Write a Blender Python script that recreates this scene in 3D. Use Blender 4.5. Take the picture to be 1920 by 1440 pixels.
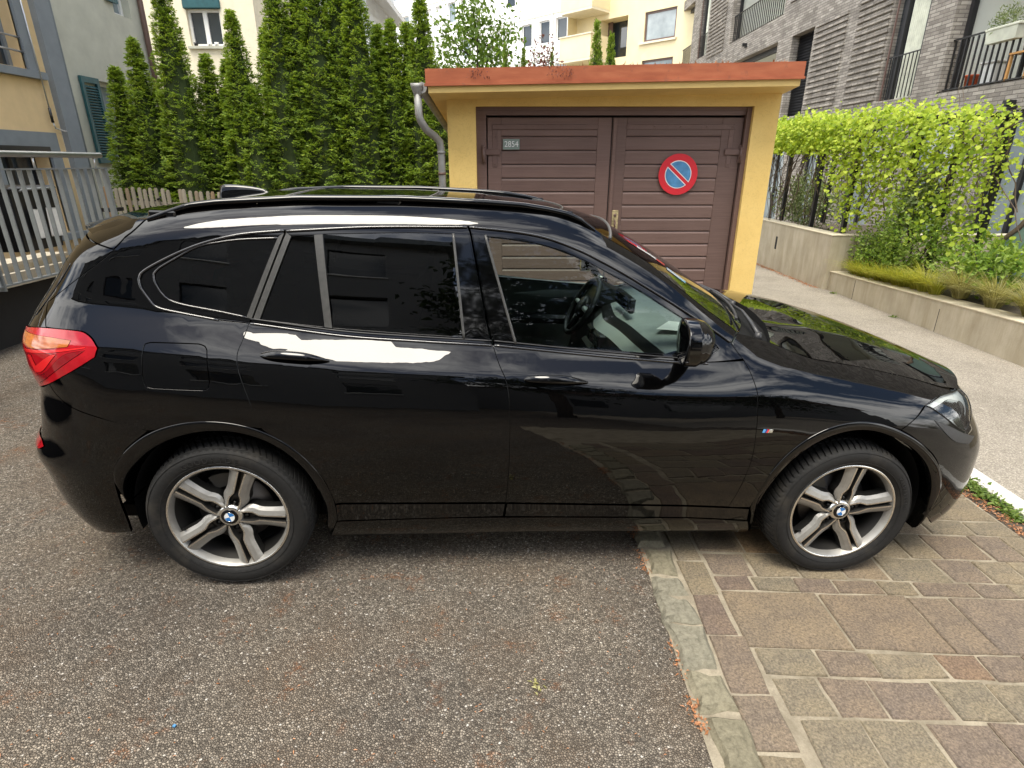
import bpy, bmesh, math, random
import numpy as np
from mathutils import Vector, Matrix
from mathutils.geometry import delaunay_2d_cdt

for o in list(bpy.data.objects): bpy.data.objects.remove(o, do_unlink=True)
SC = bpy.context.scene
COL = SC.collection
R = math.radians

# ------------------------------------------------------------------ camera
cd = bpy.data.cameras.new('camera'); cam = bpy.data.objects.new('camera', cd); COL.objects.link(cam)
cd.sensor_width = 36.0; cd.lens = 36.0*1070.23/1920.0; cd.clip_start = .05; cd.clip_end = 400
cam.location = (0, 0, 1.697); cam.rotation_euler = (R(90-21.1335), 0, 0)
SC.camera = cam
SC.render.resolution_x = 1024; SC.render.resolution_y = 768

# ------------------------------------------------------------------ sky, sun, exposure
SUN_EL, SUN_AZ = 69.0, 197.0            # azimuth clockwise from +Y: behind the camera, to its left
w = bpy.data.worlds.new('World'); SC.world = w; w.use_nodes = True
nt = w.node_tree; nt.nodes.clear()
sky = nt.nodes.new('ShaderNodeTexSky'); sky.sky_type = 'NISHITA'; sky.sun_disc = False
sky.sun_elevation = R(SUN_EL); sky.sun_rotation = R(SUN_AZ); sky.air_density = 1.1; sky.dust_density = 1.2; sky.ozone_density = 1.0
tc = nt.nodes.new('ShaderNodeTexCoord'); mp = nt.nodes.new('ShaderNodeMapping'); mp.inputs['Scale'].default_value = (1.0, 1.0, 2.2)
nz = nt.nodes.new('ShaderNodeTexNoise'); nz.inputs['Scale'].default_value = 2.3; nz.inputs['Detail'].default_value = 7; nz.inputs['Roughness'].default_value = .58
rp = nt.nodes.new('ShaderNodeValToRGB'); rp.color_ramp.elements[0].position = .45; rp.color_ramp.elements[1].position = .60
mx = nt.nodes.new('ShaderNodeMix'); mx.data_type = 'RGBA'; mx.inputs['B'].default_value = (23.5, 23.3, 22.8, 1)
bg = nt.nodes.new('ShaderNodeBackground'); bg.inputs['Strength'].default_value = .15
ow = nt.nodes.new('ShaderNodeOutputWorld')
nt.links.new(tc.outputs['Generated'], mp.inputs['Vector']); nt.links.new(mp.outputs[0], nz.inputs['Vector'])
nt.links.new(nz.outputs['Fac'], rp.inputs['Fac']); nt.links.new(rp.outputs['Color'], mx.inputs['Factor'])
nt.links.new(sky.outputs[0], mx.inputs['A']); nt.links.new(mx.outputs['Result'], bg.inputs['Color']); nt.links.new(bg.outputs[0], ow.inputs['Surface'])
sl = bpy.data.lights.new('sun', 'SUN'); so = bpy.data.objects.new('sun', sl); COL.objects.link(so)
sl.energy = 3.5; sl.angle = R(27); sl.color = (1.0, .93, .80)
sd = Vector((math.sin(R(SUN_AZ))*math.cos(R(SUN_EL)), math.cos(R(SUN_AZ))*math.cos(R(SUN_EL)), math.sin(R(SUN_EL))))
so.rotation_euler = sd.to_track_quat('Z', 'Y').to_euler()
so.location = (-6, -8, 14)
SC.view_settings.view_transform = 'Standard'; SC.view_settings.look = 'None'
SC.view_settings.exposure = 0.34; SC.view_settings.gamma = 1.0
SC.view_settings.use_curve_mapping = False
SC.render.engine = 'CYCLES'
SC.cycles.max_bounces = 10; SC.cycles.transparent_max_bounces = 16
SC.cycles.caustics_reflective = False; SC.cycles.caustics_refractive = False

# ------------------------------------------------------------------ helpers: objects
def tag(o, label=None, cat=None, group=None, kind=None):
    if label: o['label'] = label
    if cat: o['category'] = cat
    if group: o['group'] = group
    if kind: o['kind'] = kind
    return o
def thing(name, label, cat, loc=(0,0,0), rz=0.0, group=None):
    o = bpy.data.objects.new(name, None); COL.objects.link(o); o.empty_display_size = .1
    o.location = loc; o.rotation_euler = (0, 0, rz)
    return tag(o, label, cat, group)
def link(name, me, parent=None):
    o = bpy.data.objects.new(name, me); COL.objects.link(o)
    if parent is not None: o.parent = parent
    return o
def copy_tree(o, parent=None):
    c = o.copy(); COL.objects.link(c)
    if parent is not None: c.parent = parent
    for ch in [x for x in bpy.data.objects if x.parent == o and x != c]:
        copy_tree(ch, c)
    return c
class MB:
    """collects geometry, builds one mesh object"""
    def __init__(s): s.v = []; s.f = []; s.m = []; s.sm = []
    def add(s, vs, fs, mat=0, smooth=False):
        b = len(s.v); s.v += [tuple(map(float, p)) for p in vs]
        for f in fs: s.f.append([b+i for i in f]); s.m.append(mat); s.sm.append(smooth)
        return s
    def box(s, x0, x1, y0, y1, z0, z1, mat=0, bev=0.0):
        if bev <= 0:
            v = [(x0,y0,z0),(x1,y0,z0),(x1,y1,z0),(x0,y1,z0),(x0,y0,z1),(x1,y0,z1),(x1,y1,z1),(x0,y1,z1)]
            return s.add(v, [(3,2,1,0),(4,5,6,7),(0,1,5,4),(1,2,6,5),(2,3,7,6),(3,0,4,7)], mat)
        b = min(bev, .45*min(abs(x1-x0), abs(y1-y0), abs(z1-z0)))
        bm = bmesh.new(); bmesh.ops.create_cube(bm, size=1)
        for q in bm.verts: q.co = Vector(((x0+x1)/2+q.co.x*(x1-x0), (y0+y1)/2+q.co.y*(y1-y0), (z0+z1)/2+q.co.z*(z1-z0)))
        bmesh.ops.bevel(bm, geom=bm.edges[:], offset=b, segments=1, affect='EDGES')
        bm.verts.ensure_lookup_table(); bm.verts.index_update()
        s.add([q.co for q in bm.verts], [[q.index for q in f.verts] for f in bm.faces], mat); bm.free(); return s
    def prism(s, poly, a, b, axis='z', mat=0):
        """poly: 2-D outline (ccw seen from +axis); extruded from a to b along axis"""
        def P(p, h):
            return {'z': (p[0], p[1], h), 'y': (p[0], h, p[1]), 'x': (h, p[0], p[1])}[axis]
        n = len(poly); v = [P(p, a) for p in poly]+[P(p, b) for p in poly]
        f = [list(range(n))[::-1], list(range(n, 2*n))]+[(i, (i+1) % n, n+(i+1) % n, n+i) for i in range(n)]
        if axis == 'y': f = [q[::-1] for q in f]
        return s.add(v, f, mat)
    def tube(s, path, r, n=8, mat=0, caps=True, closed=False):
        P = [Vector(p) for p in path]; N = len(P)
        rs = r if isinstance(r, (list, tuple)) else [r]*N
        vs = []; up = None
        for i, p in enumerate(P):
            if closed: t = (P[(i+1) % N]-P[i-1]).normalized()
            else: t = (P[min(i+1, N-1)]-P[max(i-1, 0)]).normalized()
            if up is None:
                up = Vector((0,0,1)) if abs(t.z) < .9 else Vector((1,0,0))
            a = t.cross(up).normalized(); up = a.cross(t).normalized()
            for k in range(n):
                q = 2*math.pi*k/n; vs.append(p+(a*math.cos(q)+up*math.sin(q))*rs[i])
        fs = []
        M = N if closed else N-1
        for i in range(M):
            j = (i+1) % N
            for k in range(n): fs.append((i*n+k, i*n+(k+1) % n, j*n+(k+1) % n, j*n+k))
        s.add(vs, fs, mat, True)
        if caps and not closed:
            b = len(s.v)-len(vs)
            s.f += [[b+k for k in range(n)][::-1], [b+(N-1)*n+k for k in range(n)]]; s.m += [mat, mat]; s.sm += [False, False]
        return s
    def grid(s, fn, nu, nv, mat=0, smooth=True, flip=False):
        vs = [fn(i/nu, j/nv) for i in range(nu+1) for j in range(nv+1)]
        fs = []
        for i in range(nu):
            for j in range(nv):
                a = i*(nv+1)+j; q = (a, a+nv+1, a+nv+2, a+1); fs.append(q[::-1] if flip else q)
        return s.add(vs, fs, mat, smooth)
    def lathe(s, prof, n, axis='y', mat=0, mats=None, arc=(0, 2*math.pi), c=(0,0,0), smooth=True):
        """prof: [(r, h)] ; axis of revolution; faces outward if prof runs ccw"""
        full = abs(arc[1]-arc[0]-2*math.pi) < 1e-6; N = n if full else n+1
        vs = []
        for i in range(N):
            q = arc[0]+(arc[1]-arc[0])*i/n; cq, sq = math.cos(q), math.sin(q)
            for r, h in prof:
                vs.append({'y': (c[0]+r*cq, c[1]+h, c[2]+r*sq), 'z': (c[0]+r*cq, c[1]+r*sq, c[2]+h), 'x': (c[0]+h, c[1]+r*cq, c[2]+r*sq)}[axis])
        m = len(prof)
        b = len(s.v); s.v += vs
        for i in range(n):
            j = (i+1) % N
            for k in range(m-1):
                s.f.append([b+i*m+k, b+j*m+k, b+j*m+k+1, b+i*m+k+1]); s.m.append(mats[k] if mats else mat); s.sm.append(smooth)
        return s
    def mesh(s, name, mats):
        me = bpy.data.meshes.new(name); me.from_pydata(s.v, [], s.f)
        for m in (mats if isinstance(mats, (list, tuple)) else [mats]): me.materials.append(m)
        me.polygons.foreach_set('material_index', s.m); me.polygons.foreach_set('use_smooth', s.sm); me.update()
        return me
    def build(s, name, mats, parent=None, loc=None, fixn=False):
        me = s.mesh(name, mats)
        if fixn:
            bm = bmesh.new(); bm.from_mesh(me); bmesh.ops.recalc_face_normals(bm, faces=bm.faces[:]); bm.to_mesh(me); bm.free()
        o = link(name, me, parent)
        if loc is not None: o.location = loc
        return o
def np_mesh(name, V, F, mat, smooth=False):
    """V (n,3) ; F (m,k) numpy -> mesh, quick"""
    me = bpy.data.meshes.new(name); V = np.asarray(V, np.float32); F = np.asarray(F, np.int32); k = F.shape[1]
    me.vertices.add(len(V)); me.vertices.foreach_set('co', V.ravel())
    me.loops.add(F.size); me.loops.foreach_set('vertex_index', F.ravel())
    me.polygons.add(len(F)); me.polygons.foreach_set('loop_start', np.arange(0, F.size, k, dtype=np.int32))
    me.polygons.foreach_set('use_smooth', np.full(len(F), smooth)); me.update(calc_edges=True); me.validate()
    for m in (mat if isinstance(mat, (list, tuple)) else [mat]): me.materials.append(m)
    return me
def text_mesh(txt, size, mat, depth=.002, align='CENTER'):
    c = bpy.data.curves.new('txt', 'FONT'); c.body = txt; c.size = size; c.extrude = depth; c.align_x = align; c.align_y = 'CENTER'
    o = bpy.data.objects.new('txt', c); COL.objects.link(o)
    dg = bpy.context.evaluated_depsgraph_get(); me = bpy.data.meshes.new_from_object(o.evaluated_get(dg))
    bpy.data.objects.remove(o, do_unlink=True); bpy.data.curves.remove(c)
    me.materials.clear(); me.materials.append(mat); return me

# ------------------------------------------------------------------ helpers: materials
class NT:
    def __init__(s, name):
        s.m = bpy.data.materials.new(name); s.m.use_nodes = True; s.t = s.m.node_tree; s.n = s.t.nodes; s.l = s.t.links
        s.b = s.n['Principled BSDF']; s.out = s.n['Material Output']; s._c = None
    def new(s, t, **k):
        n = s.n.new(t)
        for a, b in k.items(): setattr(n, a, b)
        return n
    def co(s, kind='Object'):
        if s._c is None: s._c = s.new('ShaderNodeTexCoord')
        return s._c.outputs[kind]
    def map(s, scale=(1,1,1), rot=(0,0,0), kind='Object', vec=None):
        m = s.new('ShaderNodeMapping'); m.inputs['Scale'].default_value = scale; m.inputs['Rotation'].default_value = rot
        s.l.new(vec if vec is not None else s.co(kind), m.inputs['Vector']); return m.outputs[0]
    def noise(s, scale, detail=4, rough=.55, vec=None, dist=0):
        n = s.new('ShaderNodeTexNoise'); n.inputs['Scale'].default_value = scale; n.inputs['Detail'].default_value = detail
        n.inputs['Roughness'].default_value = rough; n.inputs['Distortion'].default_value = dist
        s.l.new(vec if vec is not None else s.co(), n.inputs['Vector']); return n.outputs['Fac']
    def vor(s, scale, vec=None, feature='F1', out='Distance', rnd=1.0):
        n = s.new('ShaderNodeTexVoronoi', feature=feature); n.inputs['Scale'].default_value = scale; n.inputs['Randomness'].default_value = rnd
        s.l.new(vec if vec is not None else s.co(), n.inputs['Vector']); return n.outputs[out]
    def ramp(s, fac, stops, interp='LINEAR'):
        r = s.new('ShaderNodeValToRGB'); r.color_ramp.interpolation = interp; e = r.color_ramp.elements
        while len(e) < len(stops): e.new(.5)
        for q, (p, c) in zip(e, stops):
            q.position = p; q.color = (c, c, c, 1) if isinstance(c, (int, float)) else (*c, 1)
        s.l.new(fac, r.inputs['Fac']); return r.outputs['Color']
    def mix(s, fac, a, b, mode='MIX'):
        n = s.new('ShaderNodeMix', data_type='RGBA', blend_type=mode)
        for v, i in ((fac, n.inputs['Factor']), (a, n.inputs['A']), (b, n.inputs['B'])):
            if isinstance(v, bpy.types.NodeSocket): s.l.new(v, i)
            elif isinstance(v, (int, float)): i.default_value = v if i.type == 'VALUE' else (v, v, v, 1)
            else: i.default_value = (*v, 1)
        return n.outputs['Result']
    def math(s, op, a, b=0.0):
        n = s.new('ShaderNodeMath', operation=op)
        for v, i in ((a, n.inputs[0]), (b, n.inputs[1])):
            if isinstance(v, bpy.types.NodeSocket): s.l.new(v, i)
            else: i.default_value = v
        return n.outputs[0]
    def rnd(s):
        return s.new('ShaderNodeObjectInfo').outputs['Random']
    def bump(s, h, strength=.5, dist=.01):
        b = s.new('ShaderNodeBump'); b.inputs['Strength'].default_value = strength; b.inputs['Distance'].default_value = dist
        s.l.new(h, b.inputs['Height']); s.l.new(b.outputs[0], s.b.inputs['Normal']); return s
    def set(s, **k):
        for a, v in k.items():
            i = s.b.inputs[{'color': 'Base Color', 'rough': 'Roughness', 'metal': 'Metallic', 'spec': 'Specular IOR Level', 'coat': 'Coat Weight', 'coatr': 'Coat Roughness', 'trans': 'Transmission Weight', 'sss': 'Subsurface Weight'}[a]]
            if isinstance(v, bpy.types.NodeSocket): s.l.new(v, i)
            elif isinstance(v, tuple): i.default_value = (*v, 1)
            else: i.default_value = v
        return s
def simple(name, col, rough=.6, metal=0.0, spec=.5, var=.12, scale=6.0, bumps=None):
    n = NT(name); f = n.noise(scale, 5)
    d = tuple(max(0, c*(1-var)) for c in col); e = tuple(min(1, c*(1+var)) for c in col)
    n.set(color=n.ramp(f, [(.3, d), (.7, e)]), rough=rough, metal=metal, spec=spec)
    if bumps: n.bump(n.noise(bumps[0], 5), bumps[1], bumps[2])
    return n.m
def thin_glass(name, tint, refl=1.0, ior=1.5, base=0.0):
    n = NT(name); n.n.remove(n.b)
    tr = n.new('ShaderNodeBsdfTransparent'); tr.inputs['Color'].default_value = (*tint, 1)
    gl = n.new('ShaderNodeBsdfGlossy'); gl.inputs['Roughness'].default_value = .006; gl.inputs['Color'].default_value = (refl, refl, refl, 1)
    fr = n.new('ShaderNodeFresnel'); fr.inputs['IOR'].default_value = ior
    ms = n.new('ShaderNodeMixShader')
    f = n.math('ADD', fr.outputs[0], base)
    n.l.new(f, ms.inputs[0]); n.l.new(tr.outputs[0], ms.inputs[1]); n.l.new(gl.outputs[0], ms.inputs[2]); n.l.new(ms.outputs[0], n.out.inputs['Surface'])
    return n.m

M = {}
def materials():
    # coarse driveway asphalt: loose chips, moss and rust stains
    n = NT('driveway_asphalt'); c = n.vor(128, out='Color'); d = n.vor(128, feature='DISTANCE_TO_EDGE'); sep = n.new('ShaderNodeSeparateColor'); n.l.new(c, sep.inputs[0])
    chips = n.ramp(sep.outputs[0], [(0, (.12,.104,.084)), (.3, (.19,.164,.132)), (.62, (.27,.236,.192)), (.88, (.35,.306,.25)), (.97, (.42,.375,.31)), (.995, (.62,.58,.52))])
    warm = n.mix(n.ramp(n.noise(2.2, 5, .6), [(.45, 0.0), (.72, .55)]), chips, (.21, .15, .10))
    pat = n.ramp(n.noise(.75, 4), [(.30, (.66,.65,.66)), (.46, (.92,.91,.90)), (.56, (1.02,1.0,.97)), (.70, (1.16,1.11,1.04))])
    warm = n.mix(1.0, warm, pat, 'MULTIPLY')
    rust = n.mix(n.math('MULTIPLY', n.ramp(n.noise(5.5, 6, .7), [(.57, 0.0), (.70, 1.0)]), n.ramp(n.noise(60, 3), [(.42, 0.0), (.58, .85)])), warm, (.30,.13,.055))
    col = n.mix(n.ramp(d, [(.0, .85), (.16, 0.0)]), rust, (.032,.027,.023))
    n.set(color=col, rough=.9, spec=.25)
    h = n.math('ADD', n.ramp(d, [(0, 0.0), (.28, 1.0)]), n.math('MULTIPLY', sep.outputs[1], .6))
    n.bump(h, .9, .006); M['driveway'] = n.m
    n = NT('street_asphalt'); c = n.vor(150, out='Color'); sep = n.new('ShaderNodeSeparateColor'); n.l.new(c, sep.inputs[0])
    chips = n.ramp(sep.outputs[0], [(0, (.18,.162,.135)), (.5, (.25,.226,.19)), (.9, (.33,.30,.255)), (1, (.44,.41,.355))])
    col = n.mix(1.0, chips, n.ramp(n.noise(1.1, 7, .66), [(.28, (.70,.69,.67)), (.5, (.97,.96,.95)), (.72, (1.10,1.09,1.06))]), 'MULTIPLY')
    n.set(color=col, rough=.9, spec=.2); n.bump(n.vor(150), .5, .004); M['street'] = n.m
    # porphyry paving slabs
    n = NT('paving_stone'); r = n.rnd()
    base = n.ramp(r, [(0, (.170,.142,.100)), (.2, (.186,.156,.112)), (.4, (.164,.142,.105)), (.58, (.196,.165,.117)), (.70, (.145,.115,.094)), (.82, (.182,.146,.102)), (.93, (.115,.085,.077)), (1, (.215,.150,.088))])
    grain = n.ramp(n.noise(110, 5, .75), [(.32, .52), (.5, 1.0), (.68, 1.55)])
    stain = n.ramp(n.noise(7, 6, .65), [(.3, (.80,.80,.82)), (.7, (1.15,1.10,1.0))])
    n.set(color=n.mix(1.0, n.mix(1.0, base, grain, 'MULTIPLY'), stain, 'MULTIPLY'), rough=.85, spec=.25)
    n.bump(n.math('ADD', n.noise(90, 5, .7), n.noise(22, 4)), .55, .006); M['paver'] = n.m
    n = NT('mortar'); n.set(color=n.mix(n.ramp(n.noise(9, 6), [(.4, 0.0), (.7, .75)]), n.ramp(n.noise(120, 4, .7), [(.3, (.26,.225,.165)), (.7, (.37,.325,.245))]), (.12,.10,.07)), rough=.95, spec=.2)
    n.bump(n.noise(110, 5, .7), .6, .005); M['mortar'] = n.m
    n = NT('cobble'); r = n.rnd()
    n.set(color=n.mix(1.0, n.ramp(r, [(0, (.180,.162,.112)), (.5, (.220,.198,.138)), (1, (.205,.192,.148))]), n.ramp(n.noise(42, 7, .75), [(.28, .50), (.5, 1.0), (.72, 1.4)]), 'MULTIPLY'), rough=.85, spec=.2)
    n.bump(n.noise(34, 8, .7), .9, .014); M['cobble'] = n.m
    # concrete walls with drip stains
    n = NT('concrete'); st = n.noise(1.0, 6, .7, vec=n.map((5, 5, .9)))
    col = n.mix(1.0, n.ramp(n.noise(3, 6), [(.3, (.40,.365,.29)), (.7, (.50,.46,.37))]), n.ramp(st, [(.30, (.74,.70,.62)), (.62, (1.04,1.02,1.0))]), 'MULTIPLY')
    n.set(color=col, rough=.9, spec=.25); n.bump(n.noise(45, 5), .35, .006); M['concrete'] = n.m
    M['concrete_top'] = simple('concrete_lit_top', (.56,.50,.38), .9, var=.14, scale=7, bumps=(60, .3, .004))  # paler copy of the concrete: light falling on wall tops, put into colour
    # garage
    n = NT('yellow_plaster'); v = n.noise(17, 2, .5, dist=3.0); sc = n.ramp(v, [(.0, 0.0), (.36, 0.0), (.40, 1.0), (.43, 0.0), (1, 0.0)])
    base = n.ramp(n.noise(3, 5), [(.3, (.72,.50,.165)), (.7, (.79,.57,.205))])
    n.set(color=n.mix(n.math('MULTIPLY', sc, .30), base, (.45,.30,.10)), rough=.9, spec=.2)
    n.bump(n.math('SUBTRACT', n.noise(70, 4), n.math('MULTIPLY', sc, 1.3)), .3, .006); M['plaster'] = n.m
    M['yellow_paint'] = simple('yellow_paint', (.76,.54,.19), .6, var=.06, bumps=(60, .15, .003))
    n = NT('orange_roof_metal'); n.set(color=n.mix(n.ramp(n.noise(14, 7, .7), [(.58, 0.0), (.70, .7)]), n.ramp(n.noise(4, 5, vec=n.map((1, 1, 5))), [(.25, (.27,.070,.030)), (.5, (.345,.098,.042)), (.75, (.42,.135,.06))]), (.16,.07,.045)), rough=.55, spec=.4)
    n.bump(n.noise(18, 4), .12, .006); M['orange'] = n.m
    n = NT('brown_door_paint'); g = n.noise(1.0, 6, .65, vec=n.map((3, 60, 90)))
    n.set(color=n.mix(1.0, n.ramp(g, [(.3, (.135,.083,.069)), (.7, (.175,.112,.094))]), n.ramp(n.math('ADD', n.math('MULTIPLY', n.rnd(), .5), n.math('MULTIPLY', n.noise(2.3, 5), .5)), [(.25, .84), (.75, 1.16)]), 'MULTIPLY'), rough=.5, spec=.4); n.bump(g, .35, .003); M['brown'] = n.m
    M['brown_iron'] = simple('brown_painted_iron', (.135,.082,.068), .45, var=.1, scale=20)
    M['brass'] = simple('worn_brass', (.55,.45,.25), .5, .6, var=.4, scale=30)
    M['zinc'] = simple('zinc_grey', (.30,.30,.29), .55, .3, var=.2, scale=8)
    M['sign_red'] = simple('sign_red', (.62,.022,.035), .42, var=.06)
    M['sign_blue'] = simple('sign_blue', (.075,.235,.44), .42, var=.25, scale=14)
    M['sign_white'] = simple('sign_white', (.75,.75,.74), .45, var=.05)
    M['plate_green'] = simple('plate_grey_green', (.20,.25,.22), .5, var=.12)
    # houses
    M['cream_yellow'] = simple('house_yellow_render', (.74,.55,.30), .9, var=.05, bumps=(80, .25, .004))
    M['trim_grey'] = simple('trim_blue_grey', (.20,.225,.245), .8, var=.08, bumps=(80, .15, .003))
    M['render_grey'] = simple('render_grey_green', (.50,.50,.42), .92, var=.10, scale=3, bumps=(50, .35, .006))
    M['render_cream'] = simple('render_cream', (.80,.73,.56), .92, var=.05, bumps=(60, .2, .004))
    M['render_white'] = simple('render_white', (.80,.81,.80), .85, var=.04, scale=2)
    M['render_paleblue'] = simple('render_pale_blue', (.72,.76,.80), .9, var=.04)
    M['panel_white'] = simple('panel_white', (.86,.855,.84), .7, var=.04, scale=2)
    M['balcony_cream'] = simple('balcony_cream', (.83,.72,.46), .8, var=.05, scale=2)
    M['shutter'] = simple('shutter_teal', (.020,.095,.110), .5, var=.15, scale=12)
    M['white_frame'] = simple('white_window_frame', (.80,.80,.78), .45, var=.04)
    M['dark_frame'] = simple('dark_window_frame', (.018,.018,.020), .45, var=.2)
    M['railing'] = simple('railing_galvanised', (.20,.218,.222), .5, .2, var=.12, scale=9)
    M['steel'] = simple('brushed_steel', (.55,.56,.57), .28, .85, var=.1)
    M['black_metal'] = simple('black_metal', (.012,.012,.013), .45, var=.2)
    M['black_plastic'] = simple('black_plastic_bin', (.010,.011,.013), .4, var=.2)
    M['dark_void'] = simple('dark_interior', (.02,.02,.02), .9)
    M['curtain'] = simple('pale_curtain', (.60,.62,.52), .9, var=.15, scale=5)
    M['white_wall'] = simple('white_loggia_wall', (.80,.82,.76), .85, var=.04, scale=2)
    n = NT('window_glass'); n.set(color=(.03,.04,.05), rough=.04, spec=.9, metal=0.0); M['pane'] = n.m
    n = NT('window_glass_light'); n.set(color=n.ramp(n.noise(1.2, 3), [(.3, (.16,.20,.22)), (.7, (.34,.40,.42))]), rough=.06, spec=.9); M['pane_light'] = n.m
    # brick
    n = NT('grey_brick'); mp_ = n.map((1,1,1), (0,0,0))
    sx = n.new('ShaderNodeSeparateXYZ'); n.l.new(n.co(), sx.inputs[0]); cb = n.new('ShaderNodeCombineXYZ')
    n.l.new(n.math('ADD', sx.outputs[1], sx.outputs[0]), cb.inputs[0]); n.l.new(sx.outputs[2], cb.inputs[1])
    br = n.new('ShaderNodeTexBrick'); br.inputs['Scale'].default_value = 1.0; br.inputs['Brick Width'].default_value = .27; br.inputs['Row Height'].default_value = .07
    br.inputs['Mortar Size'].default_value = .0085; br.inputs['Mortar Smooth'].default_value = .3; br.inputs['Color1'].default_value = (.21,.19,.168,1); br.inputs['Color2'].default_value = (.39,.36,.32,1); br.inputs['Mortar'].default_value = (.16,.145,.13,1); br.inputs['Bias'].default_value = .1
    n.l.new(cb.outputs[0], br.inputs['Vector'])
    col = n.mix(1.0, br.outputs['Color'], n.ramp(n.noise(2.4, 6, .7), [(.3, .75), (.7, 1.25)]), 'MULTIPLY')
    n.set(color=col, rough=.9, spec=.2); n.bump(n.math('SUBTRACT', n.noise(60, 4), n.math('MULTIPLY', br.outputs['Fac'], 1.6)), .6, .012); M['brick'] = n.m
    # wood fence
    n = NT('weathered_wood'); r = n.rnd(); g = n.noise(1, 6, .7, vec=n.map((60, 60, 4)))
    n.set(color=n.mix(1.0, n.ramp(r, [(0, (.25,.225,.175)), (.6, (.33,.30,.24)), (.9, (.25,.20,.14)), (1, (.30,.19,.10))]), n.ramp(g, [(.3, .7), (.7, 1.2)]), 'MULTIPLY'), rough=.9, spec=.2); n.bump(g, .3, .003); M['wood'] = n.m
    # foliage
    def leaf(name, dark, mid, light, trans=.35, scale=7.0, rough=.55):
        q = NT(name); geo = q.new('ShaderNodeNewGeometry')
        f = q.math('ADD', q.math('MULTIPLY', geo.outputs['Random Per Island'], .55), q.math('MULTIPLY', q.noise(scale, 3), .5))
        colr = q.ramp(f, [(.2, dark), (.5, mid), (.85, light)])
        q.set(color=colr, rough=rough, spec=.3)
        t = q.new('ShaderNodeBsdfTranslucent'); q.l.new(q.mix(1.0, colr, (1.25, 1.2, .55), 'MULTIPLY'), t.inputs['Color'])
        ms = q.new('ShaderNodeMixShader'); ms.inputs[0].default_value = trans
        q.l.new(q.b.outputs[0], ms.inputs[1]); q.l.new(t.outputs[0], ms.inputs[2]); q.l.new(ms.outputs[0], q.out.inputs['Surface']); return q.m
    M['thuja'] = leaf('thuja_sprays', (.09,.165,.024), (.215,.325,.048), (.38,.48,.085), .42, 3.0)
    M['thuja_core'] = simple('thuja_shade_green', (.035,.055,.014), .95)  # dark green that puts the shade inside the crown into colour
    M['vine'] = leaf('vine_leaves', (.16,.26,.016), (.37,.49,.040), (.58,.66,.11), .48, 2.5)
    M['shrub'] = leaf('shrub_leaves', (.10,.19,.030), (.22,.34,.06), (.40,.50,.14), .45, 3.0)
    M['shrub_pale'] = leaf('variegated_leaves', (.09,.14,.05), (.20,.26,.11), (.40,.45,.26), .3, 4.0)
    M['grass'] = leaf('ornamental_grass', (.25,.29,.04), (.44,.45,.08), (.62,.58,.18), .48, 3.0)
    M['grass_straw'] = leaf('straw_grass', (.20,.19,.07), (.36,.34,.14), (.52,.49,.26), .35, 3.0)
    M['weed'] = leaf('weed_leaves', (.07,.12,.02), (.14,.22,.045), (.25,.33,.09), .35, 9.0)
    M['tree_leaf'] = leaf('tree_leaves', (.065,.12,.020), (.125,.21,.035), (.21,.32,.075), .4, 2.5)
    M['conifer'] = leaf('dark_conifer', (.010,.022,.008), (.020,.040,.012), (.035,.06,.018), .2, 2.0)
    M['red_leaf'] = leaf('red_leaves', (.10,.035,.03), (.19,.07,.06), (.28,.13,.10), .3, 6.0)
    M['litter'] = leaf('dry_litter', (.20,.085,.035), (.38,.17,.075), (.55,.30,.17), .1, 14.0)
    M['bark'] = simple('bark', (.07,.055,.042), .95, var=.35, scale=14, bumps=(30, .6, .02))
    M['twig'] = simple('vine_twig', (.115,.085,.06), .95, var=.3, scale=12)
    M['soil'] = simple('soil', (.07,.055,.04), .98, var=.3, scale=9, bumps=(40, .5, .02))
    M['kerb'] = simple('granite_kerb', (.55,.53,.48), .85, var=.2, scale=30, bumps=(60, .35, .005))
    M['terracotta'] = simple('terracotta_red', (.55,.10,.03), .6)
    M['orange_wood'] = simple('orange_wood', (.50,.26,.08), .6)
    M['green_panel'] = simple('green_grey_sheet', (.13,.20,.175), .35, .0, var=.10, scale=2)
    M['rubble'] = simple('behind_render', (.20,.205,.21), .85, var=.06, scale=2)
    # car
    n = NT('black_car_paint'); n.set(color=(.0045,.0045,.005), rough=.5, spec=.0, coat=1.0, coatr=.004); n.b.inputs['Coat IOR'].default_value = 1.50
    dust = n.ramp(n.noise(420, 2, .5), [(.76, 0.0), (.82, .03)]); n.set(color=n.mix(dust, (.0008,.0008,.0009), (.30,.27,.22))); n.bump(n.noise(4.5, 3, .5), 1.0, .0012); n.l.new(n.b.inputs['Normal'].links[0].from_socket, n.b.inputs['Coat Normal']); M['paint'] = n.m
    n = NT('gloss_black_trim'); n.set(color=(.0015,.0015,.0018), rough=.05, spec=.5); M['gloss'] = n.m
    n = NT('satin_black'); n.set(color=n.ramp(n.noise(40, 3), [(.3, (.016,.016,.017)), (.7, (.024,.024,.025))]), rough=.42, spec=.5); M['satin'] = n.m
    n = NT('pillar_strip_grey'); n.set(color=n.ramp(n.noise(60, 3), [(.3, (.045,.045,.043)), (.7, (.065,.064,.060))]), rough=.36, spec=.5); M['strip'] = n.m
    n = NT('window_surround_satin'); n.set(color=(.02,.02,.021), rough=.14, spec=.9, coat=.6, coatr=.05); M['surround'] = n.m
    n = NT('matte_black'); n.set(color=n.ramp(n.noise(30, 3), [(.3, (.003,.003,.003)), (.7, (.006,.006,.006))]), rough=.85, spec=.2); M['matte'] = n.m
    n = NT('tyre_rubber'); dirt = n.ramp(n.noise(9, 6, .65), [(.52, 0.0), (.75, .55)])
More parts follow.
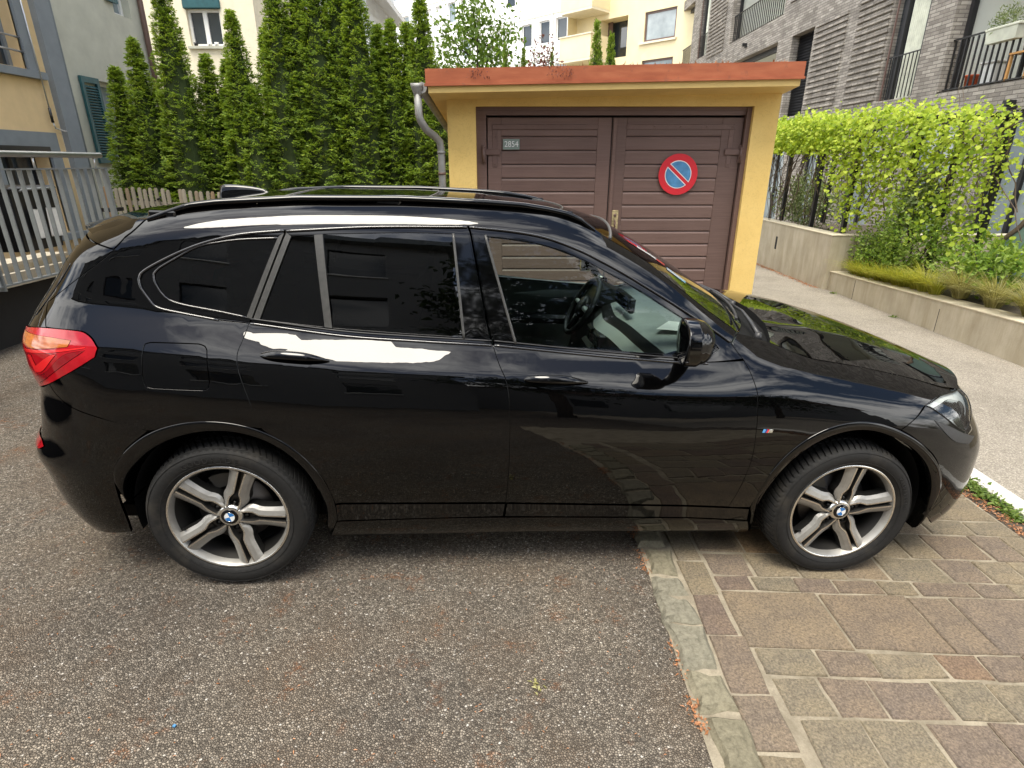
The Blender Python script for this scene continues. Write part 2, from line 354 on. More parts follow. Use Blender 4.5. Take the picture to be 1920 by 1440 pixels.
    n.set(color=n.mix(dirt, n.ramp(n.noise(70, 4), [(.3, (.010,.010,.010)), (.7, (.017,.0165,.016))]), (.055,.048,.038)), rough=.72, spec=.3); n.bump(n.noise(220, 3), .12, .002); M['tyre'] = n.m
    M['rubber_text'] = simple('tyre_lettering', (.014,.014,.014), .55)
    n = NT('rim_polished'); n.set(color=(.78,.765,.72), rough=.22, metal=1.0); M['rim_bright'] = n.m
    n = NT('rim_grey'); n.set(color=n.ramp(n.noise(30, 3), [(.3, (.30,.29,.27)), (.7, (.36,.35,.325))]), rough=.38, metal=.55); M['rim_grey'] = n.m
    n = NT('rim_dark'); n.set(color=(.06,.058,.055), rough=.4, metal=.8); M['rim_dark'] = n.m
    M['disc'] = simple('brake_disc', (.13,.12,.115), .4, .8, var=.2, scale=20)
    M['caliper'] = simple('brake_caliper', (.10,.095,.085), .6, .3, var=.2)
    M['glass_tint'] = thin_glass('privacy_glass', (.045,.05,.05), 1.0, 1.62)
    M['glass_clear'] = thin_glass('side_glass', (.80,.90,.86), 1.0, 1.38)
    M['glass_wind'] = thin_glass('windscreen_glass', (.70,.80,.76), 1.0, 1.52)
    n = NT('tail_red'); n.set(color=n.ramp(n.noise(25, 3), [(.35, (.30,.004,.009)), (.7, (.40,.007,.013))]), rough=.10, spec=.3, coat=.7, coatr=.02); M['tail_red'] = n.m
    n = NT('tail_bright'); n.set(color=(.62,.018,.02), rough=.15, spec=.3, coat=.6); M['tail_bright'] = n.m
    n = NT('tail_dark'); n.set(color=(.22,.004,.008), rough=.07, coat=1.0); M['tail_dark'] = n.m
    n = NT('tail_amber'); n.set(color=n.ramp(n.noise(18, 3, vec=n.map((1, 1, 6))), [(.3, (.30,.065,.008)), (.7, (.46,.135,.018))]), rough=.12, coat=.6); M['tail_amber'] = n.m
    M['lamp_glass'] = thin_glass('headlight_lens', (.90,.93,.92), 1.0, 1.5, .03)
    n = NT('lamp_chrome'); n.set(color=(.70,.72,.72), rough=.12, metal=1.0); M['chrome'] = n.m
    n = NT('lamp_grey'); n.set(color=(.80,.81,.80), rough=.22, metal=.1); M['lamp_grey'] = n.m
    n = NT('roundel_blue'); n.set(color=(.02,.17,.48), rough=.2, coat=1.0); M['blue'] = n.m
    n = NT('roundel_white'); n.set(color=(.80,.82,.82), rough=.2, coat=1.0); M['white'] = n.m
    n = NT('badge_dark_blue'); n.set(color=(.02,.04,.22), rough=.2, coat=1.0); M['navy'] = n.m
    n = NT('badge_red'); n.set(color=(.60,.02,.02), rough=.2, coat=1.0); M['red'] = n.m
    n = NT('badge_light_blue'); n.set(color=(.08,.32,.62), rough=.2, coat=1.0); M['lblue'] = n.m
    M['dash'] = simple('cabin_lit_grey', (.30,.33,.315), .6, var=.08, scale=20)  # dark cabin plastic; its pale tone holds window light in the colour
    M['dash_light'] = simple('dash_trim_silver', (.62,.66,.62), .4, .2, var=.06)
    M['dash_dark'] = simple('dash_black', (.014,.014,.015), .4, var=.2)
    M['leather'] = simple('black_leather', (.018,.018,.018), .5, var=.2, scale=20)
    M['lining'] = simple('pillar_lining', (.40,.44,.42), .8, var=.05)
    M['paper'] = simple('white_paper', (.80,.80,.76), .7, var=.04)
    n = NT('screen_glass'); n.set(color=(.008,.008,.010), rough=.05, spec=.7); M['screen'] = n.m
materials()
# ------------------------------------------------------------------ ground plane (falls gently to the right)
T0 = (-1.2475, 2.8746, 0.0)
def zg(X, Y): return -0.03990*(X-T0[0])-0.00301*(Y-T0[1])
CAR_M = Matrix.Translation(T0) @ Matrix.Rotation(R(4.3132), 4, 'Z') @ Matrix.Rotation(R(2.2845), 4, 'Y')
def ip(x,xs,ys):
    return np.interp(x,xs,ys)
def smst(x,a,b):
    q=np.clip((x-a)/(b-a),0,1); return q*q*(3-2*q)
XR0,XF0,LR,LF=-.30,2.75,.80,.95
def tailx(z): return ip(z,[.15,.25,.35,.5,.57,.65,.75,.85,.95,1.03,1.10,1.2,1.30,1.42,1.56],[-.77,-.83,-.87,-.905,-.925,-.885,-.875,-.855,-.86,-.838,-.785,-.71,-.635,-.56,-.49])
def nosex(z): return ip(z,[.12,.2,.3,.45,.58,.68,.74,.8,.92,1.1],[3.39,3.45,3.48,3.50,3.50,3.48,3.455,3.44,3.40,3.36])
def nF(z): return ip(z,[.3,.5,.62,.75,.9],[3.9,3.7,3.6,3.0,2.9])
def nR(z): return ip(z,[.3,.5,.57,.66,.85,1.0,1.1,1.2,1.5],[3.0,3.0,3.1,2.8,2.6,3.1,3.8,4.2,4.0])
def zbelt(s): return ip(s,[-1.2,-.4,-.165,.033,.14,.484,1.07,1.47,1.84,2.12,2.4],[1.22,1.20,1.175,1.146,1.133,1.098,1.065,1.034,1.008,1.0,.99])
def zedge(s): return ip(s,[-1.1,-.6,-.45,-.26,-.12,0,.3,.7,1.0,1.2,1.36,1.5,1.6,1.8,2.0,2.15],[1.40,1.42,1.45,1.50,1.525,1.543,1.568,1.58,1.578,1.568,1.548,1.505,1.46,1.352,1.235,1.145])
def zfend(s): return ip(s,[1.9,2.15,2.4,2.7,3.0,3.3,3.75],[1.09,1.055,1.025,.975,.92,.865,.84])
def _table():
    S=np.arange(-1.2,3.85,.01); Z=np.arange(.06,1.70,.01); T=np.zeros((len(S),len(Z)))
    ql=[0,.15,.3,.45,.6,.68,.73,.80,.90,1.0]; yl=[.907,.905,.899,.890,.876,.866,.857,.832,.795,.757]
    qf=[0,.15,.3,.45,.6,.7,.8,.9,1.0]; yf=[.907,.907,.904,.896,.880,.862,.836,.792,.72]
    for i,s in enumerate(S):
        zw=.64; zb=zbelt(s); hb=smst(s,.35,-.25) # haunch at rear
        za=[.05,.15,.20,.27,.32,.36,.42,.50,.58]; ya=[.66,.76,.815,.845,.852,.862,.880,.897,.905]
        bm=max(smst(s,-.30,-.50),smst(s,2.95,3.1)); ya=[a+bm*(b-a) for a,b in zip(ya,[.70,.80,.84,.870,.882,.890,.897,.903,.906])]
        zd=za+[zw+q*(zb-zw) for q in ql]; yd=ya+[y+.012*hb*min(1,q*2) for y,q in zip(yl,ql)]
        b=yd[-1]; dz=[.1,.2,.3,.4,.5,.6]
        zd+= [zb+d for d in dz]; yd+=[b-.030,b-.063,b-.100,b-.142,b-.189,b-.240]
        D=np.interp(Z,zd,yd)
        ze=zedge(s); d=np.clip((ze-Z)/.085,-1.5,1); D=D-.05*(1-d)**2
        zf=zfend(s)
        F=np.interp(Z,za+[zw+q*(zf-zw) for q in qf]+[zf+.3],ya+yf+[.2])
        w=smst(s,1.85,2.35)
        T[i]=D*(1-w)+F*w
    # blur
    def blur(T,sig,ax):
        n=int(4*sig); k=np.exp(-.5*(np.arange(-n,n+1)/sig)**2); k/=k.sum()
        P=np.pad(T,[(n,n) if a==ax else (0,0) for a in (0,1)],mode='edge')
        out=np.zeros_like(T)
        for j,kk in enumerate(k):
            out+=kk*(P[j:j+T.shape[0]] if ax==0 else P[:,j:j+T.shape[1]])
        return out
    return blur(blur(T,1.5,1),7,0)
TAB=_table()
def cub(t):
    return (-.5*t**3+t*t-.5*t, 1.5*t**3-2.5*t*t+1, -1.5*t**3+2*t*t+.5*t, .5*t**3-.5*t*t)
def W(s,z):
    a=(np.asarray(s,float)+1.2)/.01; b=(np.asarray(z,float)-.06)/.01
    a=np.clip(a,1,TAB.shape[0]-3.001); b=np.clip(b,1,TAB.shape[1]-3.001)
    i=a.astype(int); j=b.astype(int); ca=cub(a-i); cb=cub(b-j); o=0
    for m in range(4):
        for n in range(4):
            o=o+ca[m]*cb[n]*TAB[i+m-1,j+n-1]
    return o
_ZZ=np.arange(.0,1.8,.01)
def _smo(fn,sig=2):
    y=fn(_ZZ); n=int(4*sig); k=np.exp(-.5*(np.arange(-n,n+1)/sig)**2); k/=k.sum()
    y=np.convolve(np.pad(y,int(n),mode='edge'),k,'valid')
    return lambda z: np.interp(z,_ZZ,y)
tailx=_smo(tailx); nosex=_smo(nosex); nF=_smo(nF); nR=_smo(nR)
def car_S(s,z,off=0.):
    """side surface of the right (near) half, car coords: y negative"""
    s=np.asarray(s,float); z=np.asarray(z,float); s,z=np.broadcast_arrays(s,z)
    w=W(s,z)+off
    x=s.copy(); y=w.copy()
    # front corner
    def corner(L,x0,A,n,sgn,m):
        ph=np.clip(sgn*(s-x0)/L,0,1)*np.pi/2
        cs,sn=np.cos(ph),np.sin(ph); rr=1/(np.abs(cs)**n+np.abs(sn)**n+1e-12)**(1/n)
        return x0+sgn*(A+off)*rr*sn, w*rr*cs
    m=s>XF0; X,Yc=corner(LF,XF0,nosex(z)-XF0,nF(z),1,m); x=np.where(m,X,x); y=np.where(m,Yc,y)
    m=s<XR0; X,Yc=corner(LR,XR0,XR0-tailx(z),nR(z),-1,m); x=np.where(m,X,x); y=np.where(m,Yc,y)
    return np.stack([x,-y,z],-1)
def car_N(s,z):
    e=.004
    a=car_S(s+e,z)-car_S(s-e,z); b=car_S(s,z+e)-car_S(s,z-e)
    n=np.cross(a,b); n/=np.linalg.norm(n,axis=-1,keepdims=True)+1e-12
    return n   # points outward (-y)

PN = {"rear_door": [[0.1373, 1.1316], [0.1239, 1.0843], [0.1081, 1.033], [0.1156, 0.9795], [0.1421, 0.8862], [0.1843, 0.7526], [0.2649, 0.6922], [0.3578, 0.5928], [0.4005, 0.5209], [0.4201, 0.4507], [0.4319, 0.3894], [0.4566, 0.3955], [1.1409, 0.3914], [1.1432, 0.3914], [1.1479, 0.5705], [1.1432, 0.8337], [1.1308, 0.9303], [1.0996, 0.996], [1.0747, 1.0592], [0.7695, 1.0762], [0.4809, 1.0931]], "front_door": [[1.0747, 1.0592], [1.0996, 0.996], [1.1308, 0.9303], [1.1432, 0.8337], [1.1479, 0.5705], [1.1432, 0.3914], [1.9289, 0.3661], [2.1429, 0.3535], [2.1624, 0.4826], [2.1769, 0.6201], [2.1725, 0.7433], [2.1704, 0.7896], [2.1654, 0.8724], [2.1633, 0.9048], [2.1453, 0.9741], [2.1283, 1.0124], [1.9737, 1.0025], [1.8452, 1.0033], [1.4735, 1.0294]], "trimR": [[0.4332, 0.3829], [0.4558, 0.3892], [1.1413, 0.3848], [1.1358, 0.3106], [1.0407, 0.3088], [0.4452, 0.2952], [0.4294, 0.2924]], "trimF": [[1.1504, 0.3847], [1.9306, 0.3593], [2.1449, 0.3468], [2.1598, 0.3466], [2.2416, 0.339], [2.2501, 0.274], [1.9455, 0.2943], [1.1451, 0.3104]], "sill": [[0.4268, 0.2894], [0.4448, 0.2907], [1.0408, 0.3042], [1.9465, 0.2896], [2.255, 0.2668], [2.3176, 0.1372], [1.7347, 0.1919], [1.0438, 0.2013], [0.4221, 0.164], [0.3727, 0.1546]], "quarter": [[0.1843, 0.7526], [0.1421, 0.8862], [0.1156, 0.9795], [0.1081, 1.033], [0.1239, 1.0843], [0.1373, 1.1316], [0.0283, 1.1431], [-0.0905, 1.1655], [-0.171, 1.1819], [-0.199, 1.1947], [-0.2208, 1.2228], [-0.2438, 1.2584], [-0.2486, 1.2884], [-0.2427, 1.3053], [-0.2183, 1.3245], [-0.1641, 1.3555], [-0.088, 1.3925], [-0.0098, 1.4221], [0.1091, 1.451], [0.2654, 1.4679], [0.6002, 1.4923], [0.9715, 1.5028], [1.1517, 1.488], [1.2889, 1.4676], [1.4258, 1.4248], [1.5195, 1.3843], [1.6141, 1.3395], [1.7074, 1.29], [1.8049, 1.2375], [1.9064, 1.1805], [2.0157, 1.1177], [2.0827, 1.0753], [2.1275, 1.0176], [2.0874, 1.0733], [2.1269, 1.107], [2.1055, 1.1244], [2.0009, 1.189], [1.8939, 1.2609], [1.7971, 1.3285], [1.7418, 1.3698], [1.6469, 1.4218], [1.5643, 1.4633], [1.4857, 1.5113], [1.3689, 1.5549], [1.2026, 1.5713], [1.0189, 1.5782], [0.6893, 1.5815], [0.3016, 1.569], [0.006, 1.5456], [-0.1135, 1.5279], [-0.2337, 1.4986], [-0.242, 1.4914], [-0.281, 1.4445], [-0.3612, 1.3871], [-0.52, 1.2887], [-0.6291, 1.1903], [-0.5744, 1.1134], [-0.4407, 1.1075], [-0.3991, 1.0876], [-0.3694, 1.0553], [-0.3746, 1.0248], [-0.4536, 0.9678], [-0.5392, 0.9129], [-0.5501, 0.9039], [-0.5361, 0.8679], [-0.4925, 0.832], [-0.4043, 0.8], [-0.2316, 0.7443], [-0.1199, 0.7708], [-0.0537, 0.7751], [0.0732, 0.7638]], "fender": [[2.127, 1.0159], [2.1453, 0.9741], [2.1633, 0.9048], [2.1654, 0.8724], [2.1704, 0.7896], [2.1725, 0.7433], [2.1769, 0.6201], [2.1624, 0.4826], [2.1429, 0.3535], [2.1588, 0.35], [2.2434, 0.349], [2.2613, 0.482], [2.299, 0.6017], [2.3988, 0.7132], [2.5059, 0.7683], [2.622, 0.7866], [2.7442, 0.775], [2.8044, 0.7541], [2.8569, 0.8001], [2.909, 0.848], [3.0121, 0.8705], [3.18, 0.8574], [3.0697, 0.8811], [2.9292, 0.9251], [2.7568, 0.9629], [2.6383, 0.9833], [2.4564, 1.0111], [2.3692, 1.0363], [2.2809, 1.0651], [2.1747, 1.0936], [2.131, 1.1032], [2.0919, 1.0714]], "qglass": [[0.2425, 1.4407], [0.1093, 1.4321], [0.0297, 1.421], [-0.0489, 1.4026], [-0.1251, 1.3599], [-0.1812, 1.3252], [-0.1982, 1.3061], [-0.1968, 1.2817], [-0.1738, 1.2385], [-0.1447, 1.2123], [-0.0909, 1.1955], [0.0275, 1.1731], [0.1269, 1.1522]], "qwin_out": [[0.1373, 1.1316], [0.0283, 1.1431], [-0.0905, 1.1655], [-0.171, 1.1819], [-0.199, 1.1947], [-0.2208, 1.2228], [-0.2438, 1.2584], [-0.2486, 1.2884], [-0.2427, 1.3053], [-0.2183, 1.3245], [-0.1641, 1.3555], [-0.088, 1.3925], [-0.0098, 1.4221], [0.1091, 1.451], [0.2654, 1.4679]], "rframe": [[0.1428, 1.1353], [0.2733, 1.4662], [0.6002, 1.4894], [0.9673, 1.4997], [0.9782, 1.4755], [1.0594, 1.0924], [1.0704, 1.0629], [0.7695, 1.0762], [0.4809, 1.0931]], "rglass1": [[0.2914, 1.4476], [0.3745, 1.4534], [0.4154, 1.1191], [0.3192, 1.1281], [0.1754, 1.1447]], "rglass2": [[0.4103, 1.4582], [0.6007, 1.4671], [0.7846, 1.4732], [0.9083, 1.4726], [0.9547, 1.0872], [0.6857, 1.1003], [0.4457, 1.1154]], "fframe": [[1.0811, 1.0629], [1.0658, 1.0925], [0.9845, 1.4757], [0.9758, 1.5], [1.1517, 1.488], [1.2889, 1.4676], [1.4258, 1.4248], [1.5195, 1.3843], [1.6141, 1.3395], [1.7074, 1.29], [1.8049, 1.2375], [1.9064, 1.1805], [2.0157, 1.1177], [2.0827, 1.0753], [2.1275, 1.0176], [1.9737, 1.0025], [1.8452, 1.0033], [1.4735, 1.0294]], "fglass": [[1.04, 1.4673], [1.1518, 1.4583], [1.2889, 1.4377], [1.4257, 1.3946], [1.5194, 1.3541], [1.614, 1.3091], [1.7075, 1.2593], [1.8048, 1.2047], [1.8909, 1.1565], [1.9873, 1.0954], [2.0308, 1.0502], [1.9756, 1.0238], [1.8466, 1.0248], [1.474, 1.0469], [1.1698, 1.0652]], "tail": [[-0.7, 1.08], [-0.7046, 1.0905], [-0.5734, 1.1118], [-0.4407, 1.1075], [-0.3991, 1.0876], [-0.3694, 1.0553], [-0.3746, 1.0248], [-0.4536, 0.9678], [-0.5392, 0.9129], [-0.6253, 0.8722], [-0.6384, 0.8965], [-0.6474, 0.9947], [-0.6953, 1.0461]], "head": [[2.909, 0.848], [3.0121, 0.8705], [3.18, 0.8574], [3.22, 0.82], [3.1899, 0.7904], [3.1125, 0.7416], [3.0771, 0.7283], [3.0391, 0.7514], [2.983, 0.8005], [2.9346, 0.8368]], "flap": [[-0.2183, 1.0504], [-0.2134, 1.0675], [-0.1943, 1.0725], [-0.0297, 1.0657], [-0.0085, 1.0585], [0.0008, 1.0448], [0.0118, 0.9371], [0.0064, 0.9131], [-0.0095, 0.9031], [-0.1927, 0.9115], [-0.2145, 0.9174], [-0.2212, 0.9433]], "archR": [[-0.3838, 0.4998], [-0.364, 0.575], [-0.3207, 0.6648], [-0.232, 0.7421], [-0.1199, 0.7708], [-0.0537, 0.7751], [0.0732, 0.7638], [0.1843, 0.7526], [0.2649, 0.6922], [0.3578, 0.5928], [0.4005, 0.5209], [0.4201, 0.4507], [0.4306, 0.3797], [0.4302, 0.3014]], "archRi": [[-0.3707, 0.4036], [-0.3401, 0.5252], [-0.3038, 0.6063], [-0.2322, 0.6765], [-0.1281, 0.7154], [-0.0284, 0.731], [0.0696, 0.7308], [0.1669, 0.715], [0.2621, 0.6623], [0.3235, 0.5805], [0.3718, 0.4569], [0.388, 0.3201], [0.3779, 0.1795]], "archF": [[2.247, 0.3456], [2.2613, 0.482], [2.299, 0.6017], [2.3988, 0.7132], [2.5059, 0.7683], [2.622, 0.7866], [2.7442, 0.775], [2.8568, 0.7204], [2.946, 0.6348], [2.9959, 0.5389], [3.026, 0.448], [3.039, 0.3649], [3.0307, 0.2894]], "archFi": [[2.3124, 0.1487], [2.2765, 0.2965], [2.2972, 0.4909], [2.344, 0.6121], [2.4426, 0.6961], [2.552, 0.7377], [2.6699, 0.7449], [2.7888, 0.721], [2.8665, 0.6631], [2.9439, 0.5817], [2.9819, 0.4825], [3.0179, 0.3535], [3.0647, 0.1781]], "inset": [[2.9377, 0.7898], [3.0095, 0.7561], [3.0713, 0.7182], [3.1356, 0.6892], [3.0936, 0.666], [3.0203, 0.6949]], "rbl": [[-0.5501, 0.9039], [-0.5361, 0.8679], [-0.4925, 0.832], [-0.4043, 0.8], [-0.2316, 0.7443]], "hoodl": [[2.2809, 1.0651], [2.3692, 1.0363], [2.4564, 1.0111], [2.6383, 0.9833], [2.7568, 0.9629], [2.9292, 0.9251], [3.0697, 0.8811]], "ws": [[1.5643, 1.4633], [1.6469, 1.4218], [1.7418, 1.3698], [1.7971, 1.3285], [1.8939, 1.2609], [2.0009, 1.189], [2.1055, 1.1244], [2.1269, 1.107]], "dpillar": [[-0.242, 1.4914], [-0.281, 1.4445], [-0.3612, 1.3871], [-0.52, 1.2887], [-0.6291, 1.1903]], "spoilside": [[-0.242, 1.4914], [-0.3612, 1.3871], [-0.6617, 1.4266]], "spoilpanel": [[-0.2461, 1.4912], [-0.285, 1.4443], [-0.3652, 1.3889], [-0.6308, 1.4242], [-0.68, 1.44], [-0.5757, 1.4772], [-0.4543, 1.4965]], "handleR": [[0.1903, 1.0253], [0.4431, 1.0064]], "handleF": [[1.1988, 0.9452], [1.4557, 0.9336]], "mbadge": [[2.1992, 0.7483], [2.2429, 0.7487]], "divider": [[0.3764, 1.4554], [0.4083, 1.4581], [0.4457, 1.1154], [0.4174, 1.1191]], "bpil1": [[0.9125, 1.4737], [0.9717, 1.4793], [1.0508, 1.0944], [0.959, 1.0834]], "bpil2": [[0.9888, 1.4778], [1.04, 1.4713], [1.1676, 1.0633], [1.0702, 1.0884]], "rearstrip": [[0.2425, 1.4407], [0.2656, 1.4603], [0.1463, 1.1485], [0.1269, 1.1522]], "rearstrip2": [[0.2734, 1.4605], [0.2914, 1.4476], [0.1754, 1.1447], [0.1521, 1.1465]]}
PN = {k: np.array(v) for k, v in PN.items()}

def smooth_loop(pts, step=.012, closed=True, corner=36):
    P = np.asarray(pts, float); n = len(P); out = []
    cor = []
    for i in range(n):
        a = P[i]-P[i-1]; b = P[(i+1) % n]-P[i]
        ang = abs(math.degrees(math.atan2(a[0]*b[1]-a[1]*b[0], a@b))); cor.append(ang > corner)
    rng_ = range(n if closed else n-1)
    if not closed: cor[0] = cor[-1] = True
    for i in rng_:
        p1, p2 = P[i], P[(i+1) % n]
        p0 = 2*p1-p2 if cor[i] else P[i-1]; p3 = 2*p2-p1 if cor[(i+1) % n] else P[(i+2) % n]
        L = np.linalg.norm(p2-p1); k = max(1, int(math.ceil(L/step)))
        m1 = (p2-p0)/2; m2 = (p3-p1)/2
        # limit tangents to the segment length
        for m in (m1, m2):
            l = np.linalg.norm(m)
            if l > L > 0: m *= L/l
        for j in range(k):
            t = j/k; out.append((2*t**3-3*t*t+1)*p1+(t**3-2*t*t+t)*m1+(-2*t**3+3*t*t)*p2+(t**3-t*t)*m2)
    if not closed: out.append(P[-1])
    return np.array(out)
def area2(P): x, y = P[:, 0], P[:, 1]; return .5*np.sum(x*np.roll(y, -1)-np.roll(x, -1)*y)
def outnorm(P):
    t = np.roll(P, -1, 0)-np.roll(P, 1, 0); t /= np.linalg.norm(t, axis=1, keepdims=True)+1e-12
    n = np.stack([t[:, 1], -t[:, 0]], 1); return n if area2(P) > 0 else -n
def inside(Q, loops):
    r = np.zeros(len(Q), bool)
    for P in loops:
        a = P; b = np.roll(P, -1, 0)
        for i in range(len(P)):
            c = (a[i, 1] > Q[:, 1]) != (b[i, 1] > Q[:, 1])
            x = (b[i, 0]-a[i, 0])*(Q[:, 1]-a[i, 1])/(b[i, 1]-a[i, 1]+1e-15)+a[i, 0]
            r ^= c & (Q[:, 0] < x)
    return r
def panel_mesh(name, loops, mat, off=0.0, gap=.002, res=.03, flange=.012, raw=False):
    L = []; NO = []
    for i, l in enumerate(loops):
        P = np.asarray(l, float) if raw else smooth_loop(l)
        n = outnorm(P)
        if i > 0: n = -n
        L.append(P-n*gap); NO.append(n)
    B = np.concatenate(L); BN = np.concatenate(NO); edges = []; k = 0
    for P in L:
        edges += [(k+i, k+(i+1) % len(P)) for i in range(len(P))]; k += len(P)
    lo, hi = L[0].min(0), L[0].max(0)
    gx, gz = np.meshgrid(np.arange(lo[0]+res*.5, hi[0], res), np.arange(lo[1]+res*.5, hi[1], res), indexing='ij')
    G = np.stack([gx.ravel(), gz.ravel()], 1); G = G[inside(G, L)]
    if len(G):
        dm = np.full(len(G), 9.0)
        for q in B: dm = np.minimum(dm, (G[:, 0]-q[0])**2+(G[:, 1]-q[1])**2)
        G = G[dm > (res*.45)**2]
    A = np.concatenate([B, G]) if len(G) else B
    vs, es, fs, *_ = delaunay_2d_cdt([Vector(p) for p in A], edges, [], 0, 1e-6)
    V2 = np.array([[p.x, p.y] for p in vs]); F = np.array([f for f in fs])
    cen = V2[F].mean(1); F = F[inside(cen, L)]
    ar = (V2[F[:, 1], 0]-V2[F[:, 0], 0])*(V2[F[:, 2], 1]-V2[F[:, 0], 1])-(V2[F[:, 2], 0]-V2[F[:, 0], 0])*(V2[F[:, 1], 1]-V2[F[:, 0], 1])
    F = np.where((ar < 0)[:, None], F[:, ::-1], F); F = F[np.abs(ar) > 1e-10]
    P3 = car_S(V2[:, 0], V2[:, 1], off); N3 = car_N(V2[:, 0], V2[:, 1])
    vv = list(map(tuple, P3)); nn = list(map(tuple, N3)); ff = [tuple(f) for f in F]
    if flange > 0:
        k = 0
        for P, n in zip(L, NO):
            m = len(P); e = .002
            p3 = car_S(P[:, 0], P[:, 1], off); n3 = car_N(P[:, 0], P[:, 1])
            d3 = car_S(P[:, 0]+n[:, 0]*e, P[:, 1]+n[:, 1]*e, off)-p3; d3 /= np.linalg.norm(d3, axis=1, keepdims=True)+1e-9
            r1 = p3+d3*.0011-n3*.0011; r2 = r1+d3*.0004-n3*flange; n1 = n3+d3; n1 /= np.linalg.norm(n1, axis=1, keepdims=True)
            b = len(vv)
            for ring, no in ((p3, n3), (r1, n1), (r1, d3), (r2, d3)): vv += list(map(tuple, ring)); nn += list(map(tuple, no))
            ccw = area2(P) > 0
            for i in range(m):
                j = (i+1) % m
                for a0, a1 in ((0, 1), (2, 3)):
                    q = (b+a0*m+j, b+a0*m+i, b+a1*m+i, b+a1*m+j); ff.append(q if ccw == (len(L) > 0 and P is L[0]) or not ccw else q[::-1])
    me = bpy.data.meshes.new(name); me.from_pydata(vv, [], ff); me.materials.append(mat)
    me.polygons.foreach_set('use_smooth', [True]*len(me.polygons)); me.update()
    me.normals_split_custom_set_from_vertices(nn)
    return me
def panel(name, loops, mat, parent, **k): return link(name, panel_mesh(name, loops, mat, **k), parent)

